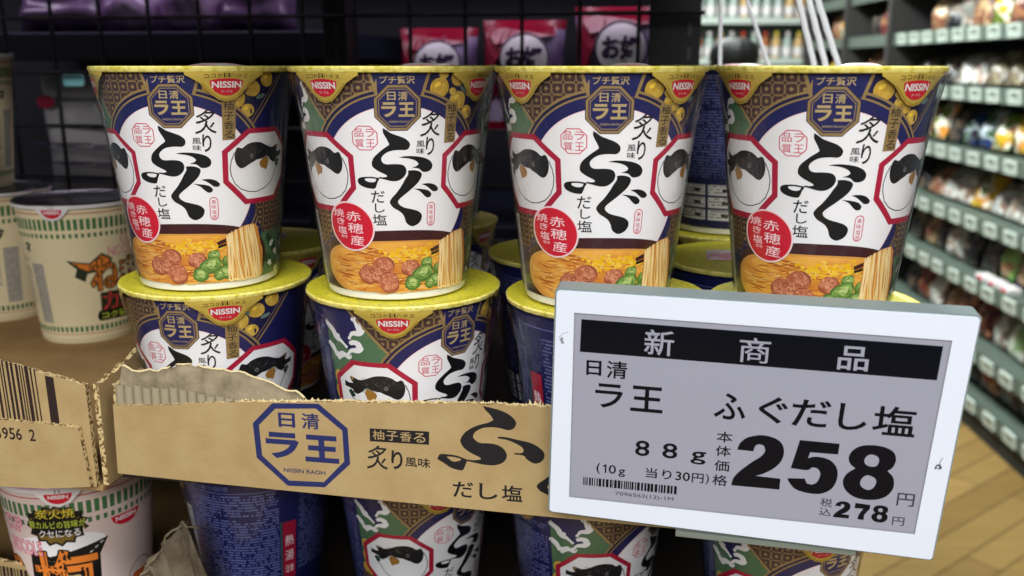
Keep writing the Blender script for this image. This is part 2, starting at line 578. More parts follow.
GU = [(3.9, 59.8), (6.5, 59.9), (9.1, 59.2), (10.1, 57.8), (9.1, 55.3), (6.9, 52.9), (3.4, 50.0), (0.8, 48.0), (-0.7, 46.3), (-0.1, 44.7), (2.0, 43.4), (5.1, 42.6), (8.3, 41.6), (10.2, 40.0), (10.3, 38.0), (8.9, 35.9), (6.1, 34.7), (4.2, 35.3), (2.8, 36.6), (2.1, 38.8), (1.1, 40.6), (-0.6, 42.0), (-2.8, 43.3), (-4.2, 45.0), (-4.4, 46.3), (-3.3, 48.0), (-1.3, 50.1), (0.9, 53.1), (2.6, 56.0), (3.9, 58.1)]
DAK1 = [(10.0, 53.6), (13.7, 53.8), (16.6, 52.9), (18.4, 51.3), (17.7, 50.1), (15.7, 50.1), (14.2, 51.2), (12.3, 52.6)]
DAK2 = [(6.3, 51.8), (10.0, 51.4), (13.3, 50.6), (15.0, 49.0), (14.6, 47.7), (12.9, 47.4), (11.2, 48.6), (9.2, 50.5)]
FISH = [(21.0, 67.1), (22.2, 68.1), (24.1, 67.5), (26.4, 69.1), (30.1, 70.0), (34.6, 69.5), (38.7, 67.8), (42.2, 66.9), (44.8, 67.7), (47.3, 68.2), (47.0, 66.3), (45.9, 64.9), (48.3, 64.6), (51.0, 65.4), (51.2, 62.5), (49.0, 62.2), (46.4, 61.5), (46.2, 60.2), (44.0, 59.5), (41.3, 60.9), (38.9, 62.6), (36.3, 62.4), (34.3, 61.8), (32.0, 61.7), (29.8, 60.7), (27.6, 59.8), (25.2, 58.5), (23.2, 58.3), (21.5, 59.7), (20.6, 61.8), (20.3, 64.3)]
FIN = [(33.9, 60.8), (36.3, 62.4), (38.9, 62.6), (39.9, 60.6), (39.1, 58.1), (38.3, 56.4), (36.4, 57.4), (34.7, 57.7), (33.7, 59.5)]
BELLY = [(20.3, 65.7), (18.8, 62.2), (18.1, 58.6), (18.6, 55.0), (20.3, 51.2), (23.4, 48.4), (27.6, 46.9), (32.2, 46.5), (37.3, 47.7), (42.0, 50.2), (44.5, 53.4), (45.7, 56.3), (47.1, 56.9), (47.9, 58.0), (46.4, 58.4)]

def fugu_panel():
    a = Art()
    out = [(32.0, 76.1), (19.8, 66.3), (19.8, 51.6), (30.5, 40.6), (51.5, 40.6), (62.0, 51.6), (62.0, 66.3), (50.5, 76.1)]
    c = (41, 58.6)
    inn = [(c[0] + (x - c[0]) * .875, c[1] + (y - c[1]) * .865) for x, y in out]
    a.poly(out, 'ink_crimson', 12)
    a.poly(inn, 'ink_white', 13)
    sh = lambda L: [(x + 5.2, y - .4) for x, y in L]
    a.poly(smooth(sh(FISH), 3), 'ink_fish', 15)
    a.poly(sh(FIN), 'ink_fin', 16)
    a.stroke(sh([(34.2, 62.2), (36, 62.0), (38.4, 63.2), (40.4, 62.2), (40.2, 60.6)]), .4, 'ink_fish_spot', 17)
    a.poly([(50.4, 58.6), (52.6, 61.2), (54.6, 60.0), (53.2, 57.4), (51.4, 57.0)], 'ink_dark_green', 14)
    a.stroke(sh(BELLY), .42, 'ink_fish', 14)
    a.ring((29.1 + 5.2, 63.2), .5, 1.0, 'ink_fish_spot', 17, n=14)
    r = random.Random(4)
    for i in range(26):
        a.ell((26 + r.random() * 17 + 4, 64 + r.random() * 4.4), .22, .18, 'ink_fish_spot', 17, n=6)
    a.poly(sh([(44.9, 67.2), (47.0, 68.0), (46.2, 66.2)]), 'ink_fin', 16)
    return a

def shippo(a, poly, sp, m, layer, w=.3):
    xs, ys = [p[0] for p in poly], [p[1] for p in poly]
    x = min(xs)
    i = 0
    while x < max(xs):
        y = min(ys)
        while y < max(ys):
            if inside((x, y), poly):
                a.ring((x, y), sp * .56 - w / 2, sp * .56 + w / 2, m, layer, n=20)
                a.poly([(x, y + sp * .2), (x + sp * .2, y), (x, y - sp * .2), (x - sp * .2, y)], m, layer)
            y += sp
        x += sp
        i += 1

def soup_bowl(a):
    r = random.Random(11)
    vm = 3.9
    def sup(cx, cy, rx, ry, e=2.5, n=72):
        pts = []
        for i in range(n):
            t = 2 * pi * i / n
            x, y = cos(t), sin(t)
            pts.append((cx + rx * math.copysign(abs(x) ** (2 / e), x), max(vm, cy + ry * math.copysign(abs(y) ** (2 / e), y))))
        return pts
    a.poly(sup(-1, 14, 46, 19, 2.3), 'ink_bowl', 18)
    a.poly(sup(-1, 14.6, 43.6, 13.6, 2.5), 'ink_bowl_rim', 19)
    a.poly(sup(-.5, 14.8, 40.6, 12.6, 2.4), 'ink_soup', 20)
    for i in range(150):                                  # noodles lying in the soup
        x, y = r.uniform(-37, 14), r.uniform(4, 24)
        if ((x + .5) / 38) ** 2 + ((y - 14.8) / 11.4) ** 2 > 1: continue
        l, k = r.uniform(6, 14), r.uniform(-.16, .16)
        bow = r.uniform(-1.4, 1.4)
        pts = [(x + l * (t - .5), y + k * l * (t - .5) + bow * sin(t * pi)) for t in (0, .25, .5, .75, 1)]
        a.stroke(pts, [.1, .5, .6, .5, .1], r.choice(('ink_noodle', 'ink_noodle_dark', 'ink_burnt_soup')), 21)
    for i in range(110):                                  # shreds of egg
        x, y = r.gauss(5, 8), r.gauss(21.3, 1.7)
        if y > 26 or y < 16.5 or x < -12 or x > 22: continue
        a.ell((x, y), r.uniform(.5, 1.7), r.uniform(.3, .8), r.choice(('ink_egg', 'ink_egg', 'ink_egg_light')), 22, rot=r.uniform(-.5, .5), n=9, wob=.1, seed=i)
    k = 0
    for (x, y, q) in ((-17, 12.2, 4.9), (-9, 16, 5.2), (5, 15.2, 4.3), (-11.5, 11.2, 3.6), (-6.5, 8.6, 5.2)):
        k += 1
        a.ell((x, y), q * 1.1, q * .95, 'ink_meat_dark', 23 + k * .5, wob=.05, seed=k)
        a.ell((x - .2, y + .4), q * .98, q * .82, 'ink_meat', 23.2 + k * .5, wob=.06, seed=k + 9)
        for j in range(26):
            a.ell((x + r.uniform(-.7, .65) * q, y + r.uniform(-.55, .6) * q), r.uniform(.2, .9), r.uniform(.15, .45), r.choice(('ink_meat_light', 'ink_meat_light', 'ink_meat_dark')), 23.4 + k * .5, n=8, rot=r.uniform(-1, 1))
    for (x, y, rx, ry, ro) in ((13.5, 17.4, 3.4, 2.4, .1), (21.5, 14.5, 4.2, 3.1, .5), (11.5, 12.4, 5.6, 4.2, .3), (19, 8.6, 4.2, 3.4, -.2), (5.8, 8, 4.2, 3.5, .1), (15.5, 7.4, 2.6, 3, .5)):
        k += 1
        a.ell((x, y), rx, ry, 'ink_onion_dark', 26 + k * .4, rot=ro, wob=.06, seed=k)
        a.ell((x + .2, y + .4), rx * .84, ry * .78, 'ink_onion', 26.15 + k * .4, rot=ro, wob=.07, seed=k + 5)
        a.ell((x + .5, y + .7), rx * .45, ry * .4, 'ink_onion_light', 26.3 + k * .4, rot=ro, wob=.12, seed=k + 7)
        for j in range(7):
            t_ = r.uniform(-.7, .7)
            a.stroke([(x - rx * .7 + r.random(), y + ry * t_ * .7), (x + r.uniform(-.5, .5), y + ry * t_ * .8 + .3), (x + rx * .6, y + ry * t_ * .7)], [.06, .3, .06], r.choice(('ink_onion_light', 'ink_onion_dark', 'ink_onion_dark')), 26.36 + k * .4)
    a.poly([(15.2, 23.6), (23.5, 26.4), (23.5, 24.4), (15.8, 22.0)], 'ink_bowl', 31)
    a.poly([(15.6, 21.6), (23.5, 23.8), (23.5, 22.4), (16.0, 20.6)], 'ink_black', 31)
    a.poly([(20, 27), (24, 28), (29, 30.3), (35.2, 31), (38.2, 29), (40.2, 22), (42.2, 12), (42.6, 5.4), (36, 3.8), (22, 3.8), (20.4, 10)], 'ink_noodle_dark', 32)
    for i in range(22):                                   # the lifted noodles
        t = i / 21
        x0, x1 = 20.4 + 15.6 * t, 21.6 + 20.6 * t
        top = 27 + 3.6 * sin(min(1, t * 1.15) * pi / 2)
        ph = r.uniform(0, 6)
        pts = [(x0 + (x1 - x0) * q + .5 * sin(q * 5 + ph), top + (4.2 - top) * q) for q in [j / 9 for j in range(10)]]
        a.stroke(pts, [.6, 1.1, 1.05, 1.1, 1.0, 1.0, 1.0, 1.05, 1.0, .6], ('ink_noodle_light', 'ink_noodle', 'ink_noodle', 'ink_noodle_dark')[(i * 7 + int(ph)) % 4] if i % 2 else ('ink_noodle_dark' if 8 <= i <= 13 and i % 4 == 0 else 'ink_noodle_light'), 33 + (i % 3) * .4)
    for i in range(8):
        x = r.uniform(21, 38)
        a.stroke([(x - 2.5, 4.5 + r.random()), (x, 3.4 + r.random()), (x + 3, 4.2 + r.random())], [.2, .8, .2], 'ink_noodle_light', 35)

def tiny_print(a, u0, v0, u1, v1, pitch, m, layer, seed, fill=.9, h=.5, wmin=.5, wmax=1.2):
    """rows of print too fine to read"""
    r = random.Random(seed)
    v = v1
    while v - pitch > v0:
        u = u0
        end = u1 if r.random() < fill else u0 + (u1 - u0) * r.uniform(.3, .8)
        while u < end:
            w = r.uniform(wmin, wmax)
            if r.random() < .78:
                a.rect(u, v - pitch * h, min(u + w, u1), v, m, layer)
                if r.random() < .45: a.rect(u + w * .2, v - pitch * h * .62, min(u + w * .75, u1), v - pitch * h * .38, 'ink_navy' if m == 'ink_pale_blue' else 'ink_white', layer + .4)
            u += w + .22
        v -= pitch

def puffer_label():
    a = Art()
    C = 125.66
    a.rect(-C, 3.8, C, 101.8, 'ink_navy', 1)
    # --- left: brown patterned wedge, green sea with waves
    wedge = [(-49.5, 101.6), (-31.9, 80.6), (-20, 84), (-6, 93), (-10.8, 101.6)]
    a.poly(wedge, 'ink_brown', 2)
    shippo(a, wedge, 4.9, 'ink_gold', 3)
    a.poly([(-30.5, 80.2), (-50.5, 101.6), (-47.4, 97), (-45.2, 93.4), (-44.6, 90), (-48.4, 88.6), (-49.6, 85.6), (-45.4, 83.6), (-46.6, 80.4), (-51, 80.6), (-55, 84), (-58, 87.4), (-64, 91), (-64, 40), (-30, 60)], 'ink_green', 4)
    for pts in ([(-47.2, 96.5), (-45, 93), (-44.8, 90.2), (-48.6, 89.4), (-50.2, 87)], [(-49.6, 84.6), (-46, 84.4), (-46, 81.6), (-50, 80.8), (-52.4, 78.6)], [(-64, 92), (-60.2, 89.6), (-58.2, 86.2), (-55.4, 84.8), (-52.6, 82.4)], [(-58, 76), (-55.4, 78.2), (-52.6, 77)], [(-64, 82), (-61, 80), (-60, 77)]):
        sp_ = smooth(pts, 5, 400)[:(len(pts) - 1) * 5 + 1]
        a.stroke(sp_, [1.0 + 2.1 * sin(pi * min(1, .15 + q / len(sp_))) for q in range(len(sp_))], 'ink_white', 5)
        a.ell(pts[0], 1.2, 1.1, 'ink_white', 5, n=18)
        a.ell(pts[-1], .9, .8, 'ink_white', 5, n=18)
        a.ell((pts[2][0] + .8, pts[2][1] + .6), 1.7, 1.4, 'ink_white', 5, n=18, wob=.08, seed=2)
    a.stroke([(-50.0, 102), (-31.4, 80.0)], 1.9, 'ink_gold', 6)
    a.stroke([(-49.0, 101.8), (-31.4, 81.0)], .7, 'ink_brown', 6.5)
    for c in ((-61, 58), (-60, 66), (-62, 50), (-57.5, 45)):
        a.ell(c, 3.2, 3.4, 'ink_yuzu', 6, wob=.03, seed=int(c[1]))
    # --- right: yuzu fruit on dark blue, then a fine hexagon ground
    yz = [(8, 101.6), (53, 101.6), (34, 77), (22, 82), (8, 92)]
    a.poly(yz, 'ink_deep_navy', 2)
    for i, (x, y, q) in enumerate(((17.3, 95.2, 4.3), (26.6, 89.6, 4.3), (26.2, 99.2, 3.6), (34.6, 94.2, 3.9), (32.2, 84.4, 3.2), (42.5, 98.4, 3.7), (19, 101, 2.2), (23.6, 93.6, 1.7))):
        a.ell((x, y), q, q * .96, 'ink_yuzu', 3, wob=.025, seed=i)
        a.ell((x - q * .25, y + q * .3), q * .35, q * .22, 'ink_egg_light', 4, rot=.5, n=16)
    for x, y, ro in ((39, 90.6, .3), (29.6, 94.2, -.6), (21.4, 87.4, .8)):
        a.ell((x, y), 2.6, 1.0, 'ink_leaf', 4, rot=ro, n=16)
    a.stroke([(33.6, 76.4), (53.4, 102)], .75, 'ink_gold', 6)
    a.stroke([(31.9, 77.0), (51.0, 101.8)], .35, 'ink_gold', 6)
    for i in range(9):
        for j in range(13):
            x, y = 43 + i * 4.4, 47 + j * 4.4 + (i % 2) * 2.2
            if y > 98 or (x - 34) * 1.29 < (y - 77): continue
            a.ring((x, y), 2.1, 2.3, 'ink_deep_navy', 3, n=6)
    # --- arch: gold, navy and white discs
    c = (0, 52.3)
    for q, m, l in ((43.5, 'ink_gold', 7), (42.5, 'ink_deep_navy', 7.5), (41.3, 'ink_gold', 8), (40.5, 'ink_navy', 8.5), (35.7, 'ink_pink_white', 9), (35.2, 'ink_white', 9.5)):
        a.ell(c, q, q, m, l, n=96)
    # --- top band
    a.poly([(-11.2, 101.6), (13.2, 101.6), (10.4, 92), (-8.6, 92)], 'ink_gold', 9.6)
    a.poly([(-9.9, 101.6), (11.9, 101.6), (9.1, 92), (-7.3, 92)], 'ink_navy', 10)
    a.text('プチ贅沢', (-6.6, 96.9, 6.8, 100.2), 'ink_gold_light', 11, .012)
    # --- brown ground below the fish panels
    for s in (1, -1):
        pl = [(s * 35, 44), (s * 64, 47), (s * 64, 26), (s * 42, 26), (s * 36.5, 36)]
        a.poly(pl if s > 0 else pl[::-1], 'ink_brown', 9.7)
        q = Art(); shippo(q, pl, 4.9, 'ink_gold', 9.9); a.join(q)
    a.poly([(41, 25.5), (70, 25.5), (70, 3.8), (40, 3.8)], 'ink_green', 10.4)
    for x, y, q in ((48, 22, 3), (53, 17, 3.4), (47, 12, 3), (55, 8, 3.4), (62, 20, 3), (63, 12, 2.6)):
        a.ell((x, y), q, q * .8, 'ink_dark_green', 10.8, wob=.16, seed=int(x))
        a.ell((x + 2.6, y - 2.8), q * .6, q * .5, 'ink_white', 10.9, wob=.2, seed=int(y))
    # --- maker's octagon
    a.poly(octagon((0, 86.9), 9.4, 9.8), 'ink_deep_navy', 11)
    a.poly(octagon((0, 86.9), 9.1, 9.5), 'ink_gold', 11.4)
    a.poly(octagon((0, 86.9), 8.1, 8.5), 'ink_navy', 11.8)
    a.poly(octagon((0, 86.9), 7.6, 8.0), 'ink_gold', 12.2)
    a.poly(octagon((0, 86.9), 7.25, 7.6), 'ink_navy', 12.6)
    a.text('日', (-4.0, 90.1, -.7, 93.6), 'ink_gold_light', 13, .015)
    a.text('清', (.2, 90.0, 3.9, 93.7), 'ink_gold_light', 13, .012)
    a.text('ラ', (-6.4, 83.0, -.5, 89.3), 'ink_gold_light', 13, .035)
    a.text('王', (.3, 83.1, 6.6, 89.2), 'ink_gold_light', 13, .035)
    a.text('NISSIN RAOH', (-3.6, 80.6, 4.2, 81.5), 'ink_gold_light', 13, .0)
    # --- fish panels
    p = fugu_panel()
    a.join(p); a.join(p.mirrored())
    # --- writing on the white disc
    for w in (FU, FUDOT, GU, DAK1, DAK2): a.poly(smooth(w), 'ink_black', 14)
    a.poly(smooth(FULOOP), 'ink_black', 14, [smooth(FUHOLE)])
    a.text('炙', (9.4, 74.4, 18.4, 85.2), 'ink_black', 14, .004, skew=.08)
    a.text('り', (11.7, 66.2, 15.6, 74.2), 'ink_black', 14, .015)
    a.text('風', (7.5, 69.9, 11.2, 72.7), 'ink_black', 14, .008)
    a.text('味', (7.6, 66.9, 11.1, 69.5), 'ink_black', 14, .008)
    a.text('だ', (-12.9, 45.6, -6.6, 51.0), 'ink_black', 14, .008)
    a.text('し', (-11.5, 41.2, -6.9, 45.3), 'ink_black', 14, .008)
    a.text('塩', (-13.0, 35.4, -6.2, 40.4), 'ink_black', 14, .006)
    oc = octagon((-14, 74), 5.3, 5.1, .46)
    a.stroke(oc, .42, 'ink_seal', 12, closed=True)
    for st, x, y in (('品', -18.3, 74.5), ('質', -18.3, 70.1), ('ラ', -13.6, 74.5), ('王', -13.6, 70.1)):
        a.text(st, (x, y, x + 3.9, y + 3.5), 'ink_seal', 12, .004)
    cap = [(15 + 1.9 * cos(t), 43.2 + 1.9 * sin(t)) for t in [pi * i / 10 for i in range(11)]] + [(15 + 1.9 * cos(t), 36.4 + 1.9 * sin(t)) for t in [pi + pi * i / 10 for i in range(11)]]
    a.stroke(cap, .4, 'ink_seal', 12, closed=True)
    for i, st in enumerate('美味塩感'):
        a.text(st, (13.9, 42.0 - i * 2.4, 16.1, 44.0 - i * 2.4), 'ink_seal', 12, .004)
    # --- yuzu flag
    a.poly([(20.3, 71.2), (26.1, 71.4), (26.6, 88.7), (20.6, 88.9)], 'ink_gold', 14)
    for i, st in enumerate('柚子香る'):
        a.text(st, (21.2, 84.7 - i * 4.25, 25.6, 88.3 - i * 4.25), 'ink_black', 14.5, .004)
    soup_bowl(a)
    # --- red oval sticker
    a.ell((-24.7, 34.4), 12.6, 11.3, 'ink_pink_white', 36, rot=-.25)
    a.ell((-24.7, 34.4), 11.8, 10.6, 'ink_red', 36.5, rot=-.25)
    ov = lambda x, y: (-24.7 + (x - 315) * .128, 34.4 - (y - 220) * .0969)
    def ovt(st, x0, y0, x1, y1, b=.004):
        p, q = ov(x0, y1), ov(x1, y0)
        a.text(st, (p[0], p[1], q[0], q[1]), 'ink_pink_white', 37, b, rot=-.04)
    ovt('赤', 300, 148, 362, 194); ovt('穂', 302, 204, 368, 252); ovt('産', 308, 262, 368, 310)
    ovt('焼', 240, 140, 292, 178); ovt('き', 252, 184, 290, 214); ovt('塩', 252, 222, 296, 258); ovt('使用', 264, 264, 294, 278, 0)
    # --- side strip of fine print
    a.rect(-60.5, 4, -52, 39, 'ink_white', 19)
    r = random.Random(7)
    for i in range(6):
        v = 37.8
        while v > 6:
            h = r.uniform(.5, 1.1)
            a.rect(-59.6 + i * 1.25, v - h, -58.8 + i * 1.25, v, 'ink_grey', 19.4)
            v -= h + .25
    # --- back of the label
    tiny_print(a, 84, 34, C, 93, 1.75, 'ink_pale_blue', 4, 1)
    tiny_print(a, -C, 34, -114, 93, 1.75, 'ink_pale_blue', 4, 2)
    tiny_print(a, -102, 36, -66, 90, 1.75, 'ink_pale_blue', 4, 3)
    a.stroke([(84, 94.6), (C, 94.6)], .4, 'ink_pale_blue', 4)
    a.stroke([(-C, 94.6), (-66, 94.6)], .4, 'ink_pale_blue', 4)
    a.text('あつあつ調理', (88, 96, 112, 99), 'ink_pale_blue', 4, 0)
    for i, (u0, u1) in enumerate(((84, 104), (106, 124), (-124, -106))):
        for j in range(3):
            a.rect(u0, 9 + j * 8, u1, 15.6 + j * 8, 'ink_white', 4)
            tiny_print(a, u0 + .8, 9.4 + j * 8, u1 - .8, 15.2 + j * 8, 1.9, 'ink_grey', 5, 30 + i * 3 + j)
            a.rect(u0 + (u1 - u0) * .55, 11 + j * 8, u0 + (u1 - u0) * .82, 13.4 + j * 8, 'ink_black', 6)
    a.rect(74.5, 42, 82.5, 80, 'ink_white', 5)
    v = 44
    r = random.Random(9)
    while v < 78:
        h = r.choice((.5, .8, 1.2))
        a.rect(75.8, v, 81.2, v + h, 'ink_grey', 6); v += h + r.choice((.5, .8))
    a.rect(-112, 34, -104, 72, 'ink_crimson', 5)
    a.text('熱', (-110.7, 56, -105.3, 63), 'ink_pink_white', 6, .01)
    a.text('湯', (-110.7, 46, -105.3, 53), 'ink_pink_white', 6, .01)
    a.text('注意', (-110.7, 38, -105.3, 43), 'ink_pink_white', 6, .01)
    a.stroke([(-113, 33), (-113, 73)], .6, 'ink_green', 5)
    return a

def cone_map(r0, r1, h):
    k = (r1 - r0) / h
    def f(u, v, l):
        t = u / 40
        r = (r0 + k * v + .06 + l * .012)
        return (r * sin(t) * .001, -r * cos(t) * .001, v * .001)
    def n(u, v):
        t = u / 40
        return Vector((sin(t), -cos(t), -k)).normalized()
    return f, n

def film_radius(z):
    """shrink film: hugs the wall, flares out to the lid rim"""
    b = CUP_R0 + (CUP_R1 - CUP_R0) * z / CUP_H
    t = max(0, (z - 74) / (100 - 74))
    return b + .95 + (LID_R + .35 - CUP_R1 - .95) * t ** 1.6

def pull_tab(u0, folded=False):
    """a foil tongue of the lid lying down under the film"""
    a = Art()
    half = 15.5
    pts = [(-half, 102.0), (-half, 100.6), (-10.5, 97.2), (-6.5, 92.4), (-3.4, 89.6), (0, 88.7), (3.4, 89.6), (6.5, 92.4), (10.5, 97.2), (half, 100.6), (half, 102.0)]
    a.poly(pts, 'foil_gold', 0)
    a.stroke([(-9.6, 97.0), (-6.0, 92.8), (-3.1, 90.2), (0, 89.4), (3.1, 90.2), (6.0, 92.8), (9.6, 97.0)], .55, 'foil_gold_dark', .6)
    red = [(-6.6, 98.0), (-3.4, 98.7), (0, 98.9), (3.4, 98.7), (6.6, 98.0), (6.3, 95.6), (4.6, 93.0), (2.2, 91.6), (0, 91.2), (-2.2, 91.6), (-4.6, 93.0), (-6.3, 95.6)]
    a.poly(red, 'ink_red', 1)
    a.text('NISSIN', (-5.8, 94.7, 5.8, 97.6), 'ink_white', 2, .03)
    a.text('ヌードル', (-2.3, 92.6, 2.3, 93.7), 'ink_pink_white', 2, .0)
    for i, st in enumerate('ココからハガス'):
        x = -8.6 + i * 2.5
        a.text(st, (x, 99.5 - abs(i - 3) * .18 + (i % 2) * .1, x + 1.9, 101.2 - abs(i - 3) * .18), 'ink_olive', 2, .006)
    a.poly([(-1.2, 99.3), (-.7, 99.3), (-.7, 101.2), (-1.2, 101.2)], 'ink_black', 2.5)
    a.poly([(.7, 99.3), (1.2, 99.3), (1.2, 101.2), (.7, 101.2)], 'ink_black', 2.5)
    b = Art(); b.join(a, du=u0)
    def f(u, v, l):
        t = u / 40
        r = film_radius(min(v, 100)) - .42 + l * .06 + (.1 if v > 100 else 0)
        return (r * sin(t) * .001, -r * cos(t) * .001, v * .001 - CUP_H * .001)
    def n(u, v):
        t = u / 40
        return Vector((sin(t), -cos(t), -.3)).normalized()
    return b.cut, b, f, n

def make_puffer_cup(label, group):
    root = thing('noodle_cup', label, 'instant noodle cup', group=group)
    mm = .001
    k = (CUP_R1 - CUP_R0) / CUP_H
    body = MB()
    prof = [(1, 3.2), (CUP_R0 - 3, 3.2), (CUP_R0 - 2.6, .2), (CUP_R0 - .8, 0), (CUP_R0 - .15, .6), (CUP_R0 - .1, 1.4), (CUP_R1 - .4, CUP_H - 1.6), (CUP_R1 + .8, CUP_H - 1.2), (CUP_R1 + 1.5, CUP_H - .8), (1, CUP_H - .8)]
    body.lathe([(r * mm, z * mm) for r, z in prof], 'paper_white', 128)
    body.build('cup_body', root, smooth=True)
    f, n = cone_map(CUP_R0, CUP_R1, CUP_H)
    me = puffer_label().mesh('label_print', f, n, g=2.5)
    link('label_print', me, root)
    # lid: foil disc with rolled rim, its top sits at CUP_H
    lid = MB()
    R = LID_R
    def crimp(t, z): return .00018 * sin(t * 46) + .00012 * sin(t * 17 + 1)
    prof = [(R - 1.4, -2.8), (R - .5, -2.4), (R - .05, -1.4), (R, -.6), (R - .5, 0)]
    lid.lathe([(r * mm, z * mm) for r, z in prof], 'foil_rim', 128, crimp)
    prof = [(R - .5, 0), (R - 1.8, .05), (R - 3.4, -.5), (R - 6, -.6), (20, -.5), (.5, -.45)]
    lid.lathe([(r * mm, z * mm) for r, z in prof], 'foil_yellow', 128, crimp)
    lo = lid.build('lid', root, smooth=True)
    lo.location = (0, 0, CUP_H * mm)
    for u0 in (-48 * 40 * pi / 180, 48 * 40 * pi / 180):
        _, art, tf, tn = pull_tab(u0)
        t = link('pull_tab', art.mesh('pull_tab', tf, tn, g=2.5), lo)
        t['label'] = 'gold foil pull tab with red oval'
    la = Art()                                           # print on the lid top
    rr = random.Random(3)
    for i in range(40):
        la.ell((rr.uniform(-40, 40), rr.uniform(-40, 40)), .1, .1, 'foil_gold', 0, n=5)
    # flat seasoning sachet stuck on the lid
    sa = MB()
    v, fc = [], []
    nx, ny = 12, 8
    for sgn in (1, -1):
        for j in range(ny + 1):
            for i in range(nx + 1):
                x, y = i / nx * 2 - 1, j / ny * 2 - 1
                z = .2 + (1.5 if sgn > 0 else 0) * max(0, 1 - x ** 4) * max(0, 1 - y ** 4)
                v.append(((x * 9 + 13) * mm, (y * 14 - 2) * mm, z * mm))
    st = (nx + 1) * (ny + 1)
    for q in (0, 1):
        for j in range(ny):
            for i in range(nx):
                a0 = q * st + j * (nx + 1) + i
                fq = (a0, a0 + 1, a0 + nx + 2, a0 + nx + 1)
                fc.append(fq if q == 0 else fq[::-1])
    sa.add(v, fc, 'sachet_pink')
    so = sa.build('sachet', lo, smooth=True)
    so.location = (0, 0, -.35 * mm)
    so['label'] = 'flat pink and white seasoning sachet'
    fm = MB()
    zs = [1.2, 20, 40, 60, 74, 79, 83, 87, 90, 93, 95.5, 97.5, 99, 100.4]
    def wr(t, z):
        z = z / mm
        k = max(0, (z - 70) / 30)
        return mm * (k * (1 - k) * 1.5 * (.6 * sin(9 * t + 1) + .5 * sin(14 * t + z * .05) + .35 * sin(23 * t)) + .05 * sin(11 * t + z * .1))
    fm.lathe([(film_radius(z) * mm, z * mm) for z in zs], 'film', 128, wr)
    fo = fm.build('shrink_film', root, smooth=True)
    fo['label'] = 'clear shrink film pulled tight from rim to base'
    return root

def set_cup(o, x, y, zbase, th, lid_th):
    o.location = W(x, y, zbase)
    o.rotation_euler = (0, 0, radians(th))
    for c in children(o):
        if c.name.split('.')[0] == 'lid': c.rotation_euler = (0, 0, radians(lid_th - th))

UP = -2.34 - 102.36
LO = UP - CUP_H - .2
GU_ = 'puffer fish noodle cups in the upper row'
GL_ = 'puffer fish noodle cups standing in the cut carton'
GB_ = 'puffer fish noodle cups on the shelf below'
GR_ = 'puffer fish noodle cups standing behind the front rows'
proto = make_puffer_cup('navy and white puffer-fish noodle cup on top of the stack beside the cream green-banded cup', GU_)
XS = [(-153.8, 463.9), (-56.1, 446.3), (39.7, 428.0), (136.2, 412.7)]
upper = [(2.8, -13, None),
         (9.9, 15.5, 'upper puffer-fish noodle cup standing on the lid above the printed octagon end of the carton'),
         (.1, -5, 'upper puffer-fish noodle cup whose base is cut off by the price tag\'s top corner'),
         (-13.9, -19, 'upper puffer-fish noodle cup standing directly behind the price tag, in front of the aisle')]
for i, (th, lt, lb) in enumerate(upper):
    c = proto if i == 0 else copy_tree(proto)
    if lb: c['label'] = lb
    set_cup(c, XS[i][0], XS[i][1], UP, th, lt)
# lower row: stands in the cut carton
LZ = -196.0
def short_mesh(me, f0):
    m2 = me.copy()
    for v in m2.vertices:
        if v.co.z < .045: v.co.z = f0 + (v.co.z) * (.045 - f0) / .045
    return m2
short = {}
low = [(-156.2 + 4.7, 463.9 + 3.6, -9.2, -27, 'puffer-fish noodle cup in the carton behind the torn cardboard edge, lid carrying another cup'),
       (-56.1 + 2.7, 446.3 + 2.5, 42.3, 48, 'puffer-fish noodle cup in the carton turned so its fish panel faces front'),
       (39.7 + 4.9, 428 + 2.0, 100, 150, 'puffer-fish noodle cup in the carton showing only blue small print beside the price tag'),
       (138.5, 415.5, 60, -30, 'puffer-fish noodle cup in the carton almost wholly hidden by the price tag')]
for x, y, th, lt, lb in low:
    c = copy_tree(proto)
    c['label'] = lb
    c['group'] = GL_
    set_cup(c, x, y, LO, th, lt)
    for ch in children(c):
        nm = ch.name.split('.')[0]
        if nm in ('cup_body', 'label_print', 'shrink_film'):
            if nm not in short: short[nm] = short_mesh(ch.data, (LZ - LO) * .001)
            ch.data = short[nm]
# the row on the shelf below
A_, N_, O_ = Vector((.9848, -.1736, 0)), Vector((.1736, .9848, 0)), Vector((-8.5, 437.7, 0))
def RP(s, t): return O_ + A_ * s + N_ * t
BZ = -329.5
below = [(-160, 62, 194, -108, 'blue noodle cup below the carton turned to its back with small print'),
         (-61, 64, 48, -24, 'noodle cup below the carton\'s dashi lettering, green waves and fish panel showing'),
         (41, 62, 61, -6, 'noodle cup below the price tag\'s barcode corner, half fish panel showing'),
         (148, 52, 24, -38, 'noodle cup below the clear tag holder')]
for s, t, th, lt, lb in below:
    p = RP(s, t)
    c = copy_tree(proto)
    c['label'] = lb
    c['group'] = GB_
    set_cup(c, p.x, p.y, BZ, th, lt)
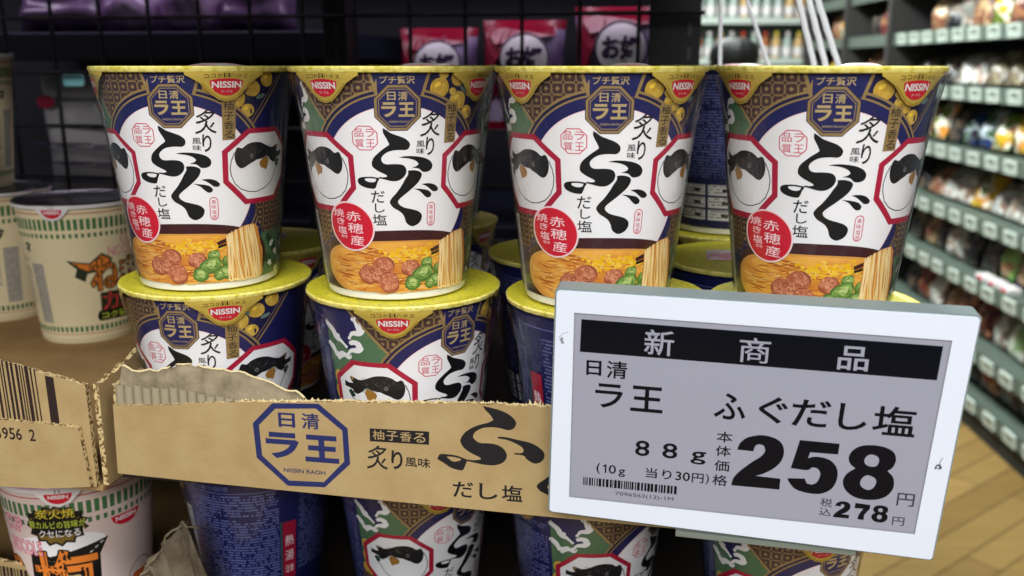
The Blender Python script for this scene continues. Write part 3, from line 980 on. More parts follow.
# deeper rows
deep = [(.118, .2, UP, 176, 60, 'blue-backed noodle cup standing behind between the third and fourth upper cups'),
        (.118, .2, LO, 10, 20, 'lower noodle cup at the back carrying the blue-backed cup'),
        (-.085, .2, UP, 150, 80, 'noodle cup far back seen between the first two upper cups'),
        (-.085, .2, LO, 30, 10, 'lower noodle cup at the back between the first two stacks'),
        (.125, .1, LO, 60, 170, 'noodle cup behind the price tag whose lid with pink sachet shows in the gap'),
        (.025, .1, LO, 120, 40, 'second-row noodle cup whose lid shows right of the second upper cup'),
        (-.168, .1, LO, 80, 100, 'second-row noodle cup whose lid shows right of the first upper cup')]
for s, t, z, th, lt, lb in deep:
    p = RP(s * 1000, t * 1000)
    c = copy_tree(proto)
    c['label'] = lb
    c['group'] = GR_
    set_cup(c, p.x, p.y, z, th, lt)
    if z == LO:
        for ch in children(c):
            nm = ch.name.split('.')[0]
            if nm in short: ch.data = short[nm]

# ------------------------------------------------------------------ cardboard
def frame_row(s, z, t):                       # point in the shelf's own frame: along the row, height, depth (mm)
    p = RP(s, t)
    return W(p.x, p.y, z)
def slab(mb, pts, t0, t1, face, edge, fmap=frame_row, back=None):
    """a sheet with the outline pts (s, z), between depths t0 (front) and t1"""
    n = len(pts)
    tri = tessellate_polygon([[Vector((a, b, 0)) for a, b in pts]])
    v = [fmap(a, b, t0) for a, b in pts]
    mb.add(v, [tuple(t) for t in tri], face)
    v = [fmap(a, b, t1) for a, b in pts]
    mb.add(v, [tuple(t)[::-1] for t in tri], back or face)
    v = [fmap(a, b, t0) for a, b in pts] + [fmap(a, b, t1) for a, b in pts]
    mb.add(v, [(i, (i + 1) % n, (i + 1) % n + n, i + n) for i in range(n)], edge)
def ragged(pts, step, amp, seed):
    r = random.Random(seed)
    out = []
    for a, b in zip(pts, pts[1:]):
        l = math.hypot(b[0] - a[0], b[1] - a[1])
        k = max(1, int(l / step))
        for i in range(k):
            t = i / k
            out.append((a[0] + (b[0] - a[0]) * t + r.uniform(-amp, amp) * .4, a[1] + (b[1] - a[1]) * t + r.uniform(-amp, amp)))
    out.append(pts[-1])
    return out
def fix_normals(o):
    bm = bmesh.new(); bm.from_mesh(o.data)
    bmesh.ops.remove_doubles(bm, verts=bm.verts, dist=1e-6)
    bmesh.ops.recalc_face_normals(bm, faces=bm.faces)
    bm.to_mesh(o.data); bm.free()
def sheet(name, parent, *a, **k):
    m = MB(); slab(m, *a, **k)
    o = m.build(name, parent); fix_normals(o)
    return o

# main carton: cut-open tray
T0 = -45.0
cart = thing('carton', 'brown cardboard carton with printed octagon and a torn front edge', 'cardboard box', group='cut open cartons')
topedge = [(-179.0, -159.7), (-154.2, -158.1), (-133.4, -155.7), (-113.1, -153.9), (-88.1, -152.3), (-63.7, -150.7), (-35.1, -149.3), (2.0, -147.4), (33.6, -146.8), (188, -142)]
front = [(188, -201.5), (34.1, -199.7), (-36.5, -198.4), (-85.7, -197.4), (-136.9, -196.5), (-180.3, -195.4)] + ragged(topedge, 2.0, .28, 1)
sheet('front_panel', cart, front, T0, T0 + 2.8, 'kraft', 'kraft_edge')
fr = MB()                                     # frayed paper fibres along the cut
r_ = random.Random(5)
for (a, b) in zip(topedge[3:-1], topedge[4:]):
    n = int((b[0] - a[0]) / 1.1)
    for i in range(n):
        t = i / n
        s, z = a[0] + (b[0] - a[0]) * t, a[1] + (b[1] - a[1]) * t
        hgt = r_.uniform(.3, 1.5) if s < 24 else r_.uniform(.6, 3.6)
        w = r_.uniform(.5, 1.3)
        tt = T0 + r_.uniform(.6, 2.2)
        slab(fr, [(s - w, z - .4), (s + w, z - .4), (s + w * r_.uniform(-.5, .8), z + hgt)], tt, tt + .35, 'kraft_fray', 'kraft_fray')
fr.build('frayed_edge', cart)
# corrugated core laid bare and the torn liner behind it
fl = MB()
flt = [(-178.6, -159.6, -150.0), (-153.4, -158.0, -149.5), (-133.1, -155.6, -152.0), (-113.0, -153.8, -153.2)]
def lerp_tab(tab, x, k):
    for a, b in zip(tab, tab[1:]):
        if x <= b[0]:
            t = (x - a[0]) / (b[0] - a[0]); return a[k] + (b[k] - a[k]) * t
    return tab[-1][k]
s = -178.4
while s < -114:
    z0, z1 = lerp_tab(flt, s, 1), lerp_tab(flt, s, 2) + r_.uniform(-.5, .8)
    v, f = [], []
    for j, z in enumerate((z0 - .5, z0 * .5 + z1 * .5, z1)):
        for i in range(7):
            a = pi * i / 6
            v.append(frame_row(s + 2.35 - 2.35 * cos(a), z + (.5 * sin(a * 2) if j == 2 else 0), T0 + 2.6 - 2.2 * sin(a) * (1 - .12 * j)))
    for j in range(2):
        for i in range(6): f.append((j * 7 + i, j * 7 + i + 1, j * 7 + i + 8, j * 7 + i + 7))
    fl.add(v, f, 'kraft_flute')
    s += 4.7
o = fl.build('corrugation', cart, smooth=True); o['label'] = 'bared corrugated core'
torn = [(-178.2, -143.5), (-177.2, -142.9), (-172, -144.2), (-168.5, -144.9), (-158.0, -143.7), (-147.4, -140.1), (-139.7, -139.7), (-129.7, -141.6), (-117.2, -142.3), (-107.4, -144.6), (-97.7, -148.0), (-87.1, -151.6), (-84, -153.0)]
tl = MB()
rt = ragged(torn, 2.2, .45, 8)
base = [(a, lerp_tab([(x, y) for x, y in topedge], a, 1) - 4) for a, b in rt]
v, f = [], []
for (a, b), (c, d) in zip(rt, base):
    for j in range(5):
        q = j / 4
        lean = 5.5 * q * q + 1.2 * sin(a * .5 + q * 2) * q
        v.append(frame_row(a, d + (b - d) * q, T0 + 2.9 + lean))
for i in range(len(rt) - 1):
    for j in range(4):
        f.append((i * 5 + j, (i + 1) * 5 + j, (i + 1) * 5 + j + 1, i * 5 + j + 1))
tl.add(v, f, 'kraft_torn')
o = tl.build('torn_liner', cart, smooth=True); o['label'] = 'torn grey-brown paper liner'
so = o.modifiers.new('thickness', 'SOLIDIFY'); so.thickness = .0005
ed = MB()
ed.tube([frame_row(a, b + .2, T0 + 2.9 + 5.5 + 1.2 * sin(a * .5 + 2)) for a, b in rt], .0005, 'kraft_fray', 6)
ed.build('torn_rim', cart)
m = MB()
for s0 in (-180.3, 185.2):
    slab(m, [(T0 + 2.8, -198), (330, -198), (330, -150), (T0 + 2.8, -150)], s0, s0 + 2.8, 'kraft', 'kraft_edge', fmap=lambda a, b, t: frame_row(t, b, a))
    o = m.build('side_panel', cart); fix_normals(o); m = MB()
m.box((0, 0, 0), (.364, .372, .002), 'tray_shade', Matrix.Translation(frame_row(2.5, -197.2, 143)) @ Matrix.Rotation(radians(-10), 4, 'Z'))  # floor coloured dark to stand for the shade between cups
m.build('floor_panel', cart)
m = MB(); m.box((0, 0, 0), (.36, .275, .0068), 'tray_shade', Matrix.Translation(frame_row(2.5, -202.7, 183)) @ Matrix.Rotation(radians(-10), 4, 'Z'))
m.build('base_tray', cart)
pr = Art()
octo = [(-97.0, -153.4), (-74.1, -152.2), (-60.6, -163.4), (-60.1, -181.1), (-73.1, -193.9), (-91.7, -194.6), (-106.5, -181.4), (-107.3, -164.0)]
octi = [(-95.6, -156.0), (-75.6, -154.6), (-63.2, -164.7), (-62.9, -180.0), (-73.5, -191.3), (-90.9, -191.9), (-103.7, -180.1), (-104.3, -164.7)]
for i in range(8):
    j = (i + 1) % 8
    pr.tri([octo[i], octo[j], octi[j], octi[i]], 'print_indigo', 0)
pr.text('日', (-94.4, -164.9, -86.2, -157.8), 'print_indigo', 0, .022)
pr.text('清', (-83.0, -165.0, -74.2, -157.2), 'print_indigo', 0, .015)
pr.text('ラ', (-101.4, -180.8, -84.8, -167.6), 'print_indigo', 0, .045)
pr.text('王', (-82.0, -181.4, -65.4, -167.8), 'print_indigo', 0, .045)
pr.text('NISSIN RAOH', (-93.2, -187.6, -72.5, -185.6), 'print_indigo', 0, .01)
pr.poly([(-49.9, -162.6), (-21.7, -162.2), (-21.9, -168.6), (-50.0, -168.9)], 'print_black', 0)
for i, st in enumerate('柚子香る'): pr.text(st, (-48.6 + i * 6.5, -167.9, -43.0 + i * 6.5, -163.2), 'kraft', 1, .006)
pr.text('炙', (-51.6, -182.6, -41.4, -170.8), 'print_black', 0, .004, skew=.08)
pr.text('り', (-40.0, -182.0, -34.6, -172.6), 'print_black', 0, .02)
pr.text('風', (-33.4, -180.2, -27.8, -175.6), 'print_black', 0, .01)
pr.text('味', (-27.2, -180.2, -21.4, -175.4), 'print_black', 0, .01)
KFU = [(3.4, -148.2), (7.5, -148.9), (11.7, -149.9), (15.2, -151.5), (17.8, -153.8), (18.4, -155.9), (17.0, -158.2), (14.6, -158.9), (11.6, -158.3), (8.1, -158.0), (3.9, -158.5), (0.9, -159.9), (-0.8, -161.6), (-1.2, -163.5), (-0.0, -165.0), (2.1, -166.0), (5.6, -165.9), (9.2, -166.2), (12.2, -167.6), (14.0, -170.0), (14.0, -172.5), (12.2, -174.8), (8.6, -176.3), (3.8, -176.4), (-0.4, -175.8), (-4.4, -175.2), (-4.4, -174.5), (-1.0, -174.6), (2.0, -174.0), (2.3, -173.4), (0.8, -172.5), (-2.2, -171.2), (-5.2, -169.2), (-6.9, -166.8), (-7.0, -164.6), (-5.1, -161.6), (-2.1, -159.2), (1.5, -157.4), (5.7, -156.0), (8.2, -154.5), (6.6, -152.1), (4.6, -150.1)]
KDOT = [(10.1, -162.4), (14.0, -162.4), (19.3, -163.3), (24.6, -164.2), (28.2, -165.8), (30.8, -168.1), (31.3, -170.5), (30.0, -172.8), (27.6, -174.0), (25.3, -173.5), (23.2, -172.1), (21.7, -170.6), (17.6, -170.3), (17.9, -169.7), (20.8, -169.5), (22.0, -168.4), (21.1, -166.6), (18.2, -165.0), (14.6, -163.7), (10.4, -163.1)]
KLOOP = [(-16.8, -172.9), (-13.2, -172.7), (-8.9, -173.0), (-4.3, -174.5), (-4.4, -175.6), (-5.6, -178.8), (-6.9, -180.0), (-11.4, -179.2), (-15.1, -177.0), (-18.1, -175.3)]
KHOLE = [(-13.8, -173.7), (-10.1, -173.7), (-6.8, -174.4), (-7.7, -175.4), (-10.5, -176.0), (-12.3, -175.1)]
pr.poly(smooth(KFU), 'print_black', 0); pr.poly(smooth(KDOT), 'print_black', 0); pr.poly(smooth(KLOOP), 'print_black', 0, [smooth(KHOLE)])
k_ = 1.28                                      # the second brush letter runs on behind the price tag
for w in (GU, DAK1, DAK2): pr.poly([(28 + (u + 4.4) * k_, -171.6 + (v_ - 59.9) * k_ * .75) for u, v_ in smooth(w)], 'print_black', 0)
for i, st in enumerate('だし塩'): pr.text(st, (-11.0 + i * 11.4 + (1 if i == 1 else 0), -193.4, -1.4 + i * 11.4, -185.6), 'print_black', 0, .012)
link('print', pr.mesh('print', lambda u, v, l: frame_row(u, v, T0 - .12 - .05 * l)), cart)

# left carton: lower tray with barcode, cup standing further in
lc = thing('carton', 'brown cardboard carton with barcode bars, left of the printed octagon carton', 'cardboard box', group='cut open cartons')
topl = [(-560, -118), (-300, -133), (-237.5, -141.2), (-213.7, -146.0), (-192.8, -150.4)]
sheet('front_panel', lc, [(-192.5, -203.7), (-218, -205.3), (-246, -206.3), (-560, -209)] + ragged(topl, 2.4, .35, 3), T0, T0 + 2.8, 'kraft', 'kraft_edge')
sheet('flap', lc, [(-194.2, -202.6), (-219, -205.6), (-247, -206.6), (-560, -209.6), (-560, -168.6)] + ragged([(-560, -168.6), (-241.7, -170.4), (-197.4, -171.4)], 3, .2, 4), T0 - 2.6, T0 - .1, 'kraft', 'kraft_edge')['label'] = 'lower perforated flap'
sheet('side_panel', lc, [(T0 + 2.8, -203.7), (330, -205), (330, -146), (60, -140)] + ragged([(60, -140), (20, -143.5), (-8, -144.5), (-28, -149), (T0 + 2.8, -150.4)], 3, .8, 6), -190.6, -187.8, 'kraft', 'kraft_edge', fmap=lambda a, b, t: frame_row(t, b, a))
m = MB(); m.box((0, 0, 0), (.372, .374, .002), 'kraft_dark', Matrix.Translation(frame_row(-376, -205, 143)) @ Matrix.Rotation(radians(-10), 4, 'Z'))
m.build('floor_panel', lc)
b_ = Art()
r_ = random.Random(21)
s = -330.0
while s < -218.6:
    w = r_.choice((.7, .9, 1.4, 2.0))
    b_.poly([(s, -171.0), (s + w, -171.0), (s + w - .8, -139.5 - (s + 240) * .19), (s - .8, -139.5 - (s + 240) * .19)], 'print_brownblack', 0)
    s += w + r_.choice((.7, .9, 1.3))
b_.poly([(-213.6, -171.4), (-208.9, -171.5), (-209.4, -147.6), (-213.9, -146.7)], 'print_brownblack', 0)
link('barcode_print', b_.mesh('print', lambda u, v, l: frame_row(u, v, T0 - .1)), lc)
b_ = Art()
for st, x in (('6', -243.3), ('9', -239.3), ('5', -235.5), ('6', -231.8), ('2', -224.4)):
    b_.text(st, (x, -180.4, x + 3.2, -174.2), 'print_brownblack', 0, .012)
b_.text('49026', (-275, -180, -250, -173.6), 'print_brownblack', 0, .012)
link('number_print', b_.mesh('print', lambda u, v, l: frame_row(u, v, T0 - 2.75)), lc)

# cartons on the shelf below
bc = thing('carton', 'brown cardboard carton with torn corner below the octagon carton', 'cardboard box', group='cartons on the shelf below')
tp = [(-178, -306), (-176, -290), (-168, -284), (-150, -279), (-120, -277), (190, -274)]
sheet('front_panel', bc, [(190, -334), (-178, -334)] + ragged(tp, 2.5, .7, 13), 2, 4.8, 'kraft', 'kraft_edge')
m = MB()
rt = ragged([(-205, -281), (-196, -270), (-190.5, -264), (-182, -252), (-172, -243), (-168, -248)], 2, .9, 17)
v, f = [], []
for i, (a, b) in enumerate(rt):
    for j in range(4):
        q = j / 3
        v.append(frame_row(a + 9 * (1 - q) + 2 * sin(i + q * 3), -302 + (b + 302) * q, -4 + 5 * q * sin(i * .7) + 5))
for i in range(len(rt) - 1):
    for j in range(3): f.append((i * 4 + j, (i + 1) * 4 + j, (i + 1) * 4 + j + 1, i * 4 + j + 1))
m.add(v, f, 'kraft_grey_shaded')
m.tube([frame_row(a + 1.5 * sin(i), b + .2, 1 + 5 * sin(i * .7)) for i, (a, b) in enumerate(rt)], .0006, 'kraft_torn', 6)
o = m.build('torn_corner', bc, smooth=True); o['label'] = 'torn crumpled corner'
o.modifiers.new('thickness', 'SOLIDIFY').thickness = .0006
m = MB(); m.box((0, 0, 0), (.364, .33, .0056), 'tray_shade', Matrix.Translation(frame_row(6, -332.6, 168)) @ Matrix.Rotation(radians(-10), 4, 'Z'))  # dark colour stands for shade here as well
m.build('floor_panel', bc)
bl = thing('carton', 'brown cardboard carton with barcode along its top edge under the pink noodle cup', 'cardboard box', group='cartons on the shelf below')
sheet('front_panel', bl, [(-206, -336), (-560, -336)] + ragged([(-560, -276), (-293, -279.5), (-254.6, -283.5), (-206, -292)], 2.2, .5, 19), 0, 2.8, 'kraft', 'kraft_edge')
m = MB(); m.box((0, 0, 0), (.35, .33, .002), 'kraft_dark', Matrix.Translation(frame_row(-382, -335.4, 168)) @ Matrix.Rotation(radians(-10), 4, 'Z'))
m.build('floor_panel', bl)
b_ = Art(); s = -330
while s < -262:
    w = r_.choice((.7, .9, 1.4, 2.0)); b_.rect(s, -318, s + w, -282.6 - (s + 293) * .09, 'print_brownblack', 0); s += w + r_.choice((.7, .9, 1.3))
link('barcode_print', b_.mesh('print', lambda u, v, l: frame_row(u, v, -.1)), bl)

# ------------------------------------------------------------------ electronic price tag
ex, ey = Vector((.9807, -.1946, -.0182)), Vector((.0034, -.0763, .9971))
ez = ex.cross(ey).normalized(); ey = ez.cross(ex).normalized(); ex.normalize()
TM = Matrix.Translation(W(95.08, 354.45, -141.72)) @ Matrix((ex, ey, ez)).transposed().to_4x4()
pt = thing('price_tag', 'large white electronic shelf tag showing 258 in big black figures', 'price tag')
pt.matrix_world = TM
def rrect(w, h, r, n=5):
    out = []
    for q, (sx, sy) in enumerate(((1, 1), (-1, 1), (-1, -1), (1, -1))):
        for i in range(n + 1):
            a = (q + i / n) * pi / 2
            out.append((sx * (w / 2 - r) + r * cos(a), sy * (h / 2 - r) + r * sin(a)))
    return out
def plate(mb, outer, z0, z1, m_side, m_face, hole=None):
    n = len(outer); mm = .001
    loops = [[Vector((a, b, 0)) for a, b in outer]] + ([[Vector((a, b, 0)) for a, b in hole]] if hole else [])
    flat = [(v.x, v.y) for l in loops for v in l]
    tri = tessellate_polygon(loops)
    mb.add([(a * mm, b * mm, z1 * mm) for a, b in flat], [tuple(t) for t in tri], m_face)
    mb.add([(a * mm, b * mm, z0 * mm) for a, b in flat], [tuple(t)[::-1] for t in tri], m_side)
    for k, L in enumerate([outer] + ([hole] if hole else [])):
        n = len(L)
        v = [(a * mm, b * mm, z0 * mm) for a, b in L] + [(a * mm, b * mm, z1 * mm) for a, b in L]
        mb.add(v, [(i, (i + 1) % n, (i + 1) % n + n, i + n) for i in range(n)], m_side if k == 0 else 'tag_bezel')
def skew(pts):
    return [(x + 1.0 - (3.2 if x > 0 else -1.4 * x / abs(x or 1) if x else 0) * abs(x) / 80 * (.5 - y / 104), y + .4 - 1.7 * (x + 20) / 80 * (.5 - y / 104)) for x, y in pts]
hole = [(-71.6, -41.8), (69.6, -42.2), (72.2, 42.0), (-71.4, 42.8)]
m = MB(); plate(m, skew(rrect(161.0, 104.4, 1.8)), -11, -.8, 'tag_edge', 'tag_edge')
o = m.build('back_shell', pt); fix_normals(o)
m = MB(); plate(m, skew(rrect(159.4, 102.8, 1.4)), -.8, 0, 'tag_white', 'tag_white', hole)
o = m.build('front_frame', pt); fix_normals(o)
m = MB(); plate(m, hole, -.78, -.35, 'tag_bezel', 'tag_bezel')
o = m.build('bezel', pt); fix_normals(o)
m = MB(); plate(m, [(-71.0, -41.2), (69.0, -41.6), (71.6, 41.4), (-70.8, 42.2)], -.6, -.28, 'epaper', 'epaper')
o = m.build('screen', pt); fix_normals(o)
a = Art()
a.poly([(-68.7, 26.0), (69.0, 25.4), (69.4, 39.4), (-68.4, 40.2)], 'epaper_black', 0)
def tg(st, p, q, m='epaper_black', b=.006, l=1): a.text(st, (min(p[0], q[0]), min(p[1], q[1]), max(p[0], q[0]), max(p[1], q[1])), m, l, b)
tg('新', (-42.7, 37.9), (-30.9, 27.0), 'epaper', .01); tg('商', (-5.4, 37.4), (6.6, 26.9), 'epaper', .004); tg('品', (32.1, 36.8), (43.5, 26.8), 'epaper', .012)
tg('日', (-65.8, 22.6), (-59.6, 16.0), b=.02); tg('清', (-57.5, 23.1), (-49.0, 15.4), b=.012)
tg('ラ', (-61.8, 12.8), (-50.3, 1.9), b=.016); tg('王', (-47.1, 13.0), (-33.9, 1.5), b=.02)
tg('ふ', (-13.3, 13.0), (-.8, 1.4), b=.014); tg('ぐ', (4.2, 13.1), (15.5, 1.4), b=.014); tg('だ', (17.1, 13.1), (31.9, 1.2), b=.014)
tg('し', (35.0, 12.8), (45.8, 1.4), b=.014); tg('塩', (47.9, 13.1), (63.9, .6), b=.012)
tg('8', (-44.3, -11.6), (-38.3, -18.8), b=.012); tg('8', (-33.0, -11.7), (-26.8, -18.7), b=.012); tg('g', (-21.3, -14.3), (-15.1, -20.2), b=.012)
tg('(', (-60.2, -24.0), (-58.6, -29.2), b=.006); a.poly([(-56.6, -24.4), (-56.0, -24.4), (-56.0, -28.4), (-56.6, -28.4)], 'epaper_black', 1); a.poly([(-56.6, -24.4), (-56.6, -25.2), (-57.5, -25.9), (-57.5, -25.3)], 'epaper_black', 1); tg('0', (-55.0, -24.4), (-51.9, -28.5), b=.006); tg('g', (-50.8, -26), (-48.0, -29.6), b=.006)
tg('当', (-39.4, -24.0), (-34.6, -28.6), b=.008); tg('り', (-32.4, -24.2), (-28.6, -28.6), b=.01); tg('30', (-27.0, -24.4), (-21.0, -28.5), b=.01); tg('円', (-20.2, -24.4), (-15.4, -28.8), b=.008); tg(')', (-14.6, -24.2), (-13.2, -29.2), b=.006)
r_ = random.Random(2); x = -65.7
while x < -26.6:
    w = r_.choice((.35, .5, .8, 1.1)); a.rect(x, -35.2, x + w, -31.4, 'epaper_black', 1); x += w + r_.choice((.3, .4, .6))
tg('7096563(12)-1M', (-51.7, -36.8), (-27.2, -39.0), 'epaper_grey', .0)
for st, p, q in (('本', (-11.4, -4.2), (-5.0, -9.0)), ('体', (-11.4, -10.6), (-5.2, -15.4)), ('価', (-11.5, -17.3), (-5.4, -22.3)), ('格', (-11.8, -24.0), (-5.7, -29.0))): tg(st, p, q, b=.008)
D2 = [(-2.9, -11.7), (-1.8, -8.5), (0.9, -5.8), (5.9, -4.3), (10.6, -4.8), (14.1, -6.8), (15.6, -10.5), (14.9, -15.0), (12.2, -18.7), (8.2, -21.6), (5.3, -22.9), (15.3, -23.1), (15.3, -28.1), (-4.0, -28.3), (-3.4, -24.9), (-0.9, -21.2), (3.5, -16.7), (6.7, -13.9), (8.2, -11.3), (7.6, -8.9), (5.8, -8.4), (4.2, -9.3), (3.6, -11.8)]
D5 = [(21.3, -4.9), (36.6, -5.0), (36.5, -9.7), (25.7, -9.9), (25.2, -12.6), (28.4, -11.6), (33.5, -12.5), (36.7, -16.0), (37.2, -20.8), (35.6, -25.4), (31.7, -28.1), (26.7, -28.4), (21.5, -27.1), (18.6, -23.9), (18.1, -22.5), (24.8, -22.0), (25.8, -24.1), (28.0, -24.3), (29.9, -22.6), (30.6, -19.1), (29.4, -17.0), (27.2, -16.6), (25.3, -18.0), (18.9, -17.8)]
D8 = [(49.4, -4.3), (53.9, -4.8), (57.3, -6.6), (58.5, -9.8), (57.7, -13.2), (55.9, -15.0), (58.5, -17.9), (58.9, -22.8), (56.1, -26.9), (51.0, -28.7), (45.1, -28.2), (41.0, -25.3), (39.6, -21.5), (40.7, -18.0), (43.7, -15.2), (41.4, -13.1), (40.7, -10.3), (42.0, -7.2), (45.0, -5.0)]
D8A = [(49.3, -8.4), (51.5, -9.1), (52.3, -10.9), (51.6, -13.2), (49.7, -13.8), (47.5, -13.1), (46.7, -11.2), (47.5, -9.2)]
D8B = [(48.9, -17.7), (51.5, -18.7), (52.3, -20.5), (51.5, -23.1), (49.6, -24.3), (47.2, -23.4), (46.2, -21.3), (47.0, -18.9)]
D7 = [(45.5, -30.7), (51.2, -31.0), (51.3, -32.7), (49.4, -35.7), (49.4, -38.2), (47.0, -38.0), (47.4, -35.6), (48.8, -33.0), (45.4, -33.1)]
def fit(pts, c0, c1, k): return [(c1[0] + (x - c0[0]) * k, c1[1] + (y - c0[1]) * k) for x, y in pts]
a.poly(smooth(D2, 4, 50), 'epaper_black', 1); a.poly(smooth(D5, 4, 50), 'epaper_black', 1)
a.poly(smooth(D8), 'epaper_black', 1, [smooth(D8A), smooth(D8B)])
tg('円', (61.0, -24.2), (67.6, -30.0), 'epaper_grey', .006)
tg('税', (31.9, -30.0), (36.5, -33.8), 'epaper_grey', .004); tg('込', (31.9, -34.4), (36.5, -38.0), 'epaper_grey', .004)
a.poly(fit(smooth(D2, 4, 50), (5.8, -16.3), (40.6, -34.4), .32), 'epaper_black', 1); a.poly(D7, 'epaper_black', 1)
k8 = ((49.2, -16.5), (55.3, -34.6), .32)
a.poly(fit(smooth(D8), *k8), 'epaper_black', 1, [fit(smooth(D8A), *k8), fit(smooth(D8B), *k8)])
tg('円', (60.4, -35.2), (65.0, -39.0), 'epaper_grey', .004)
link('screen_print', a.mesh('screen_print', lambda u, v, l: (u * .001, v * .001, -.00024 + .00004 * l)), pt)
a = Art()
a.ell((74.4, -11.0), 1.0, 1.5, 'scuff', 0, wob=.3, seed=3, n=18); a.stroke([(74.6, -9.5), (75.1, -7.6), (75.6, -7.0)], .25, 'scuff', 0)
a.ell((74.2, -11.2), .4, .5, 'tag_white', 1, n=10)
a.ell((-76.2, 30.5), .9, 1.2, 'tag_bezel', 0, wob=.3, seed=5, n=16); a.stroke([(-77.6, 31.5), (-75.4, 33.8), (-73.6, 34.2)], .2, 'tag_bezel', 0)
link('scuff_marks', a.mesh('scuff', lambda u, v, l: (u * .001, v * .001, .00005 + .00003 * l)), pt)
th_ = thing('tag_holder', 'clear plastic holder behind the large electronic price tag', 'tag holder')
th_.matrix_world = TM
m = MB(); plate(m, rrect(76, 56, 2), -14, -11.2, 'clear_plastic', 'clear_plastic')
m.v = [(x + .0125, y - .034, z) for x, y, z in m.v]
o = m.build('back_plate', th_); fix_normals(o)
m = MB(); m.box((.0125, -.0605, -.0125), (.076, .003, .0045), 'clear_rail')
m.build('lower_lip', th_, bevel=.0006)
m = MB(); m.tube([(.0125, -.004, -.0135), (.0125, .0, -.022), (.0125, .0, -.032)], .0022, 'clear_rail')
m.build('stem', th_, smooth=True)

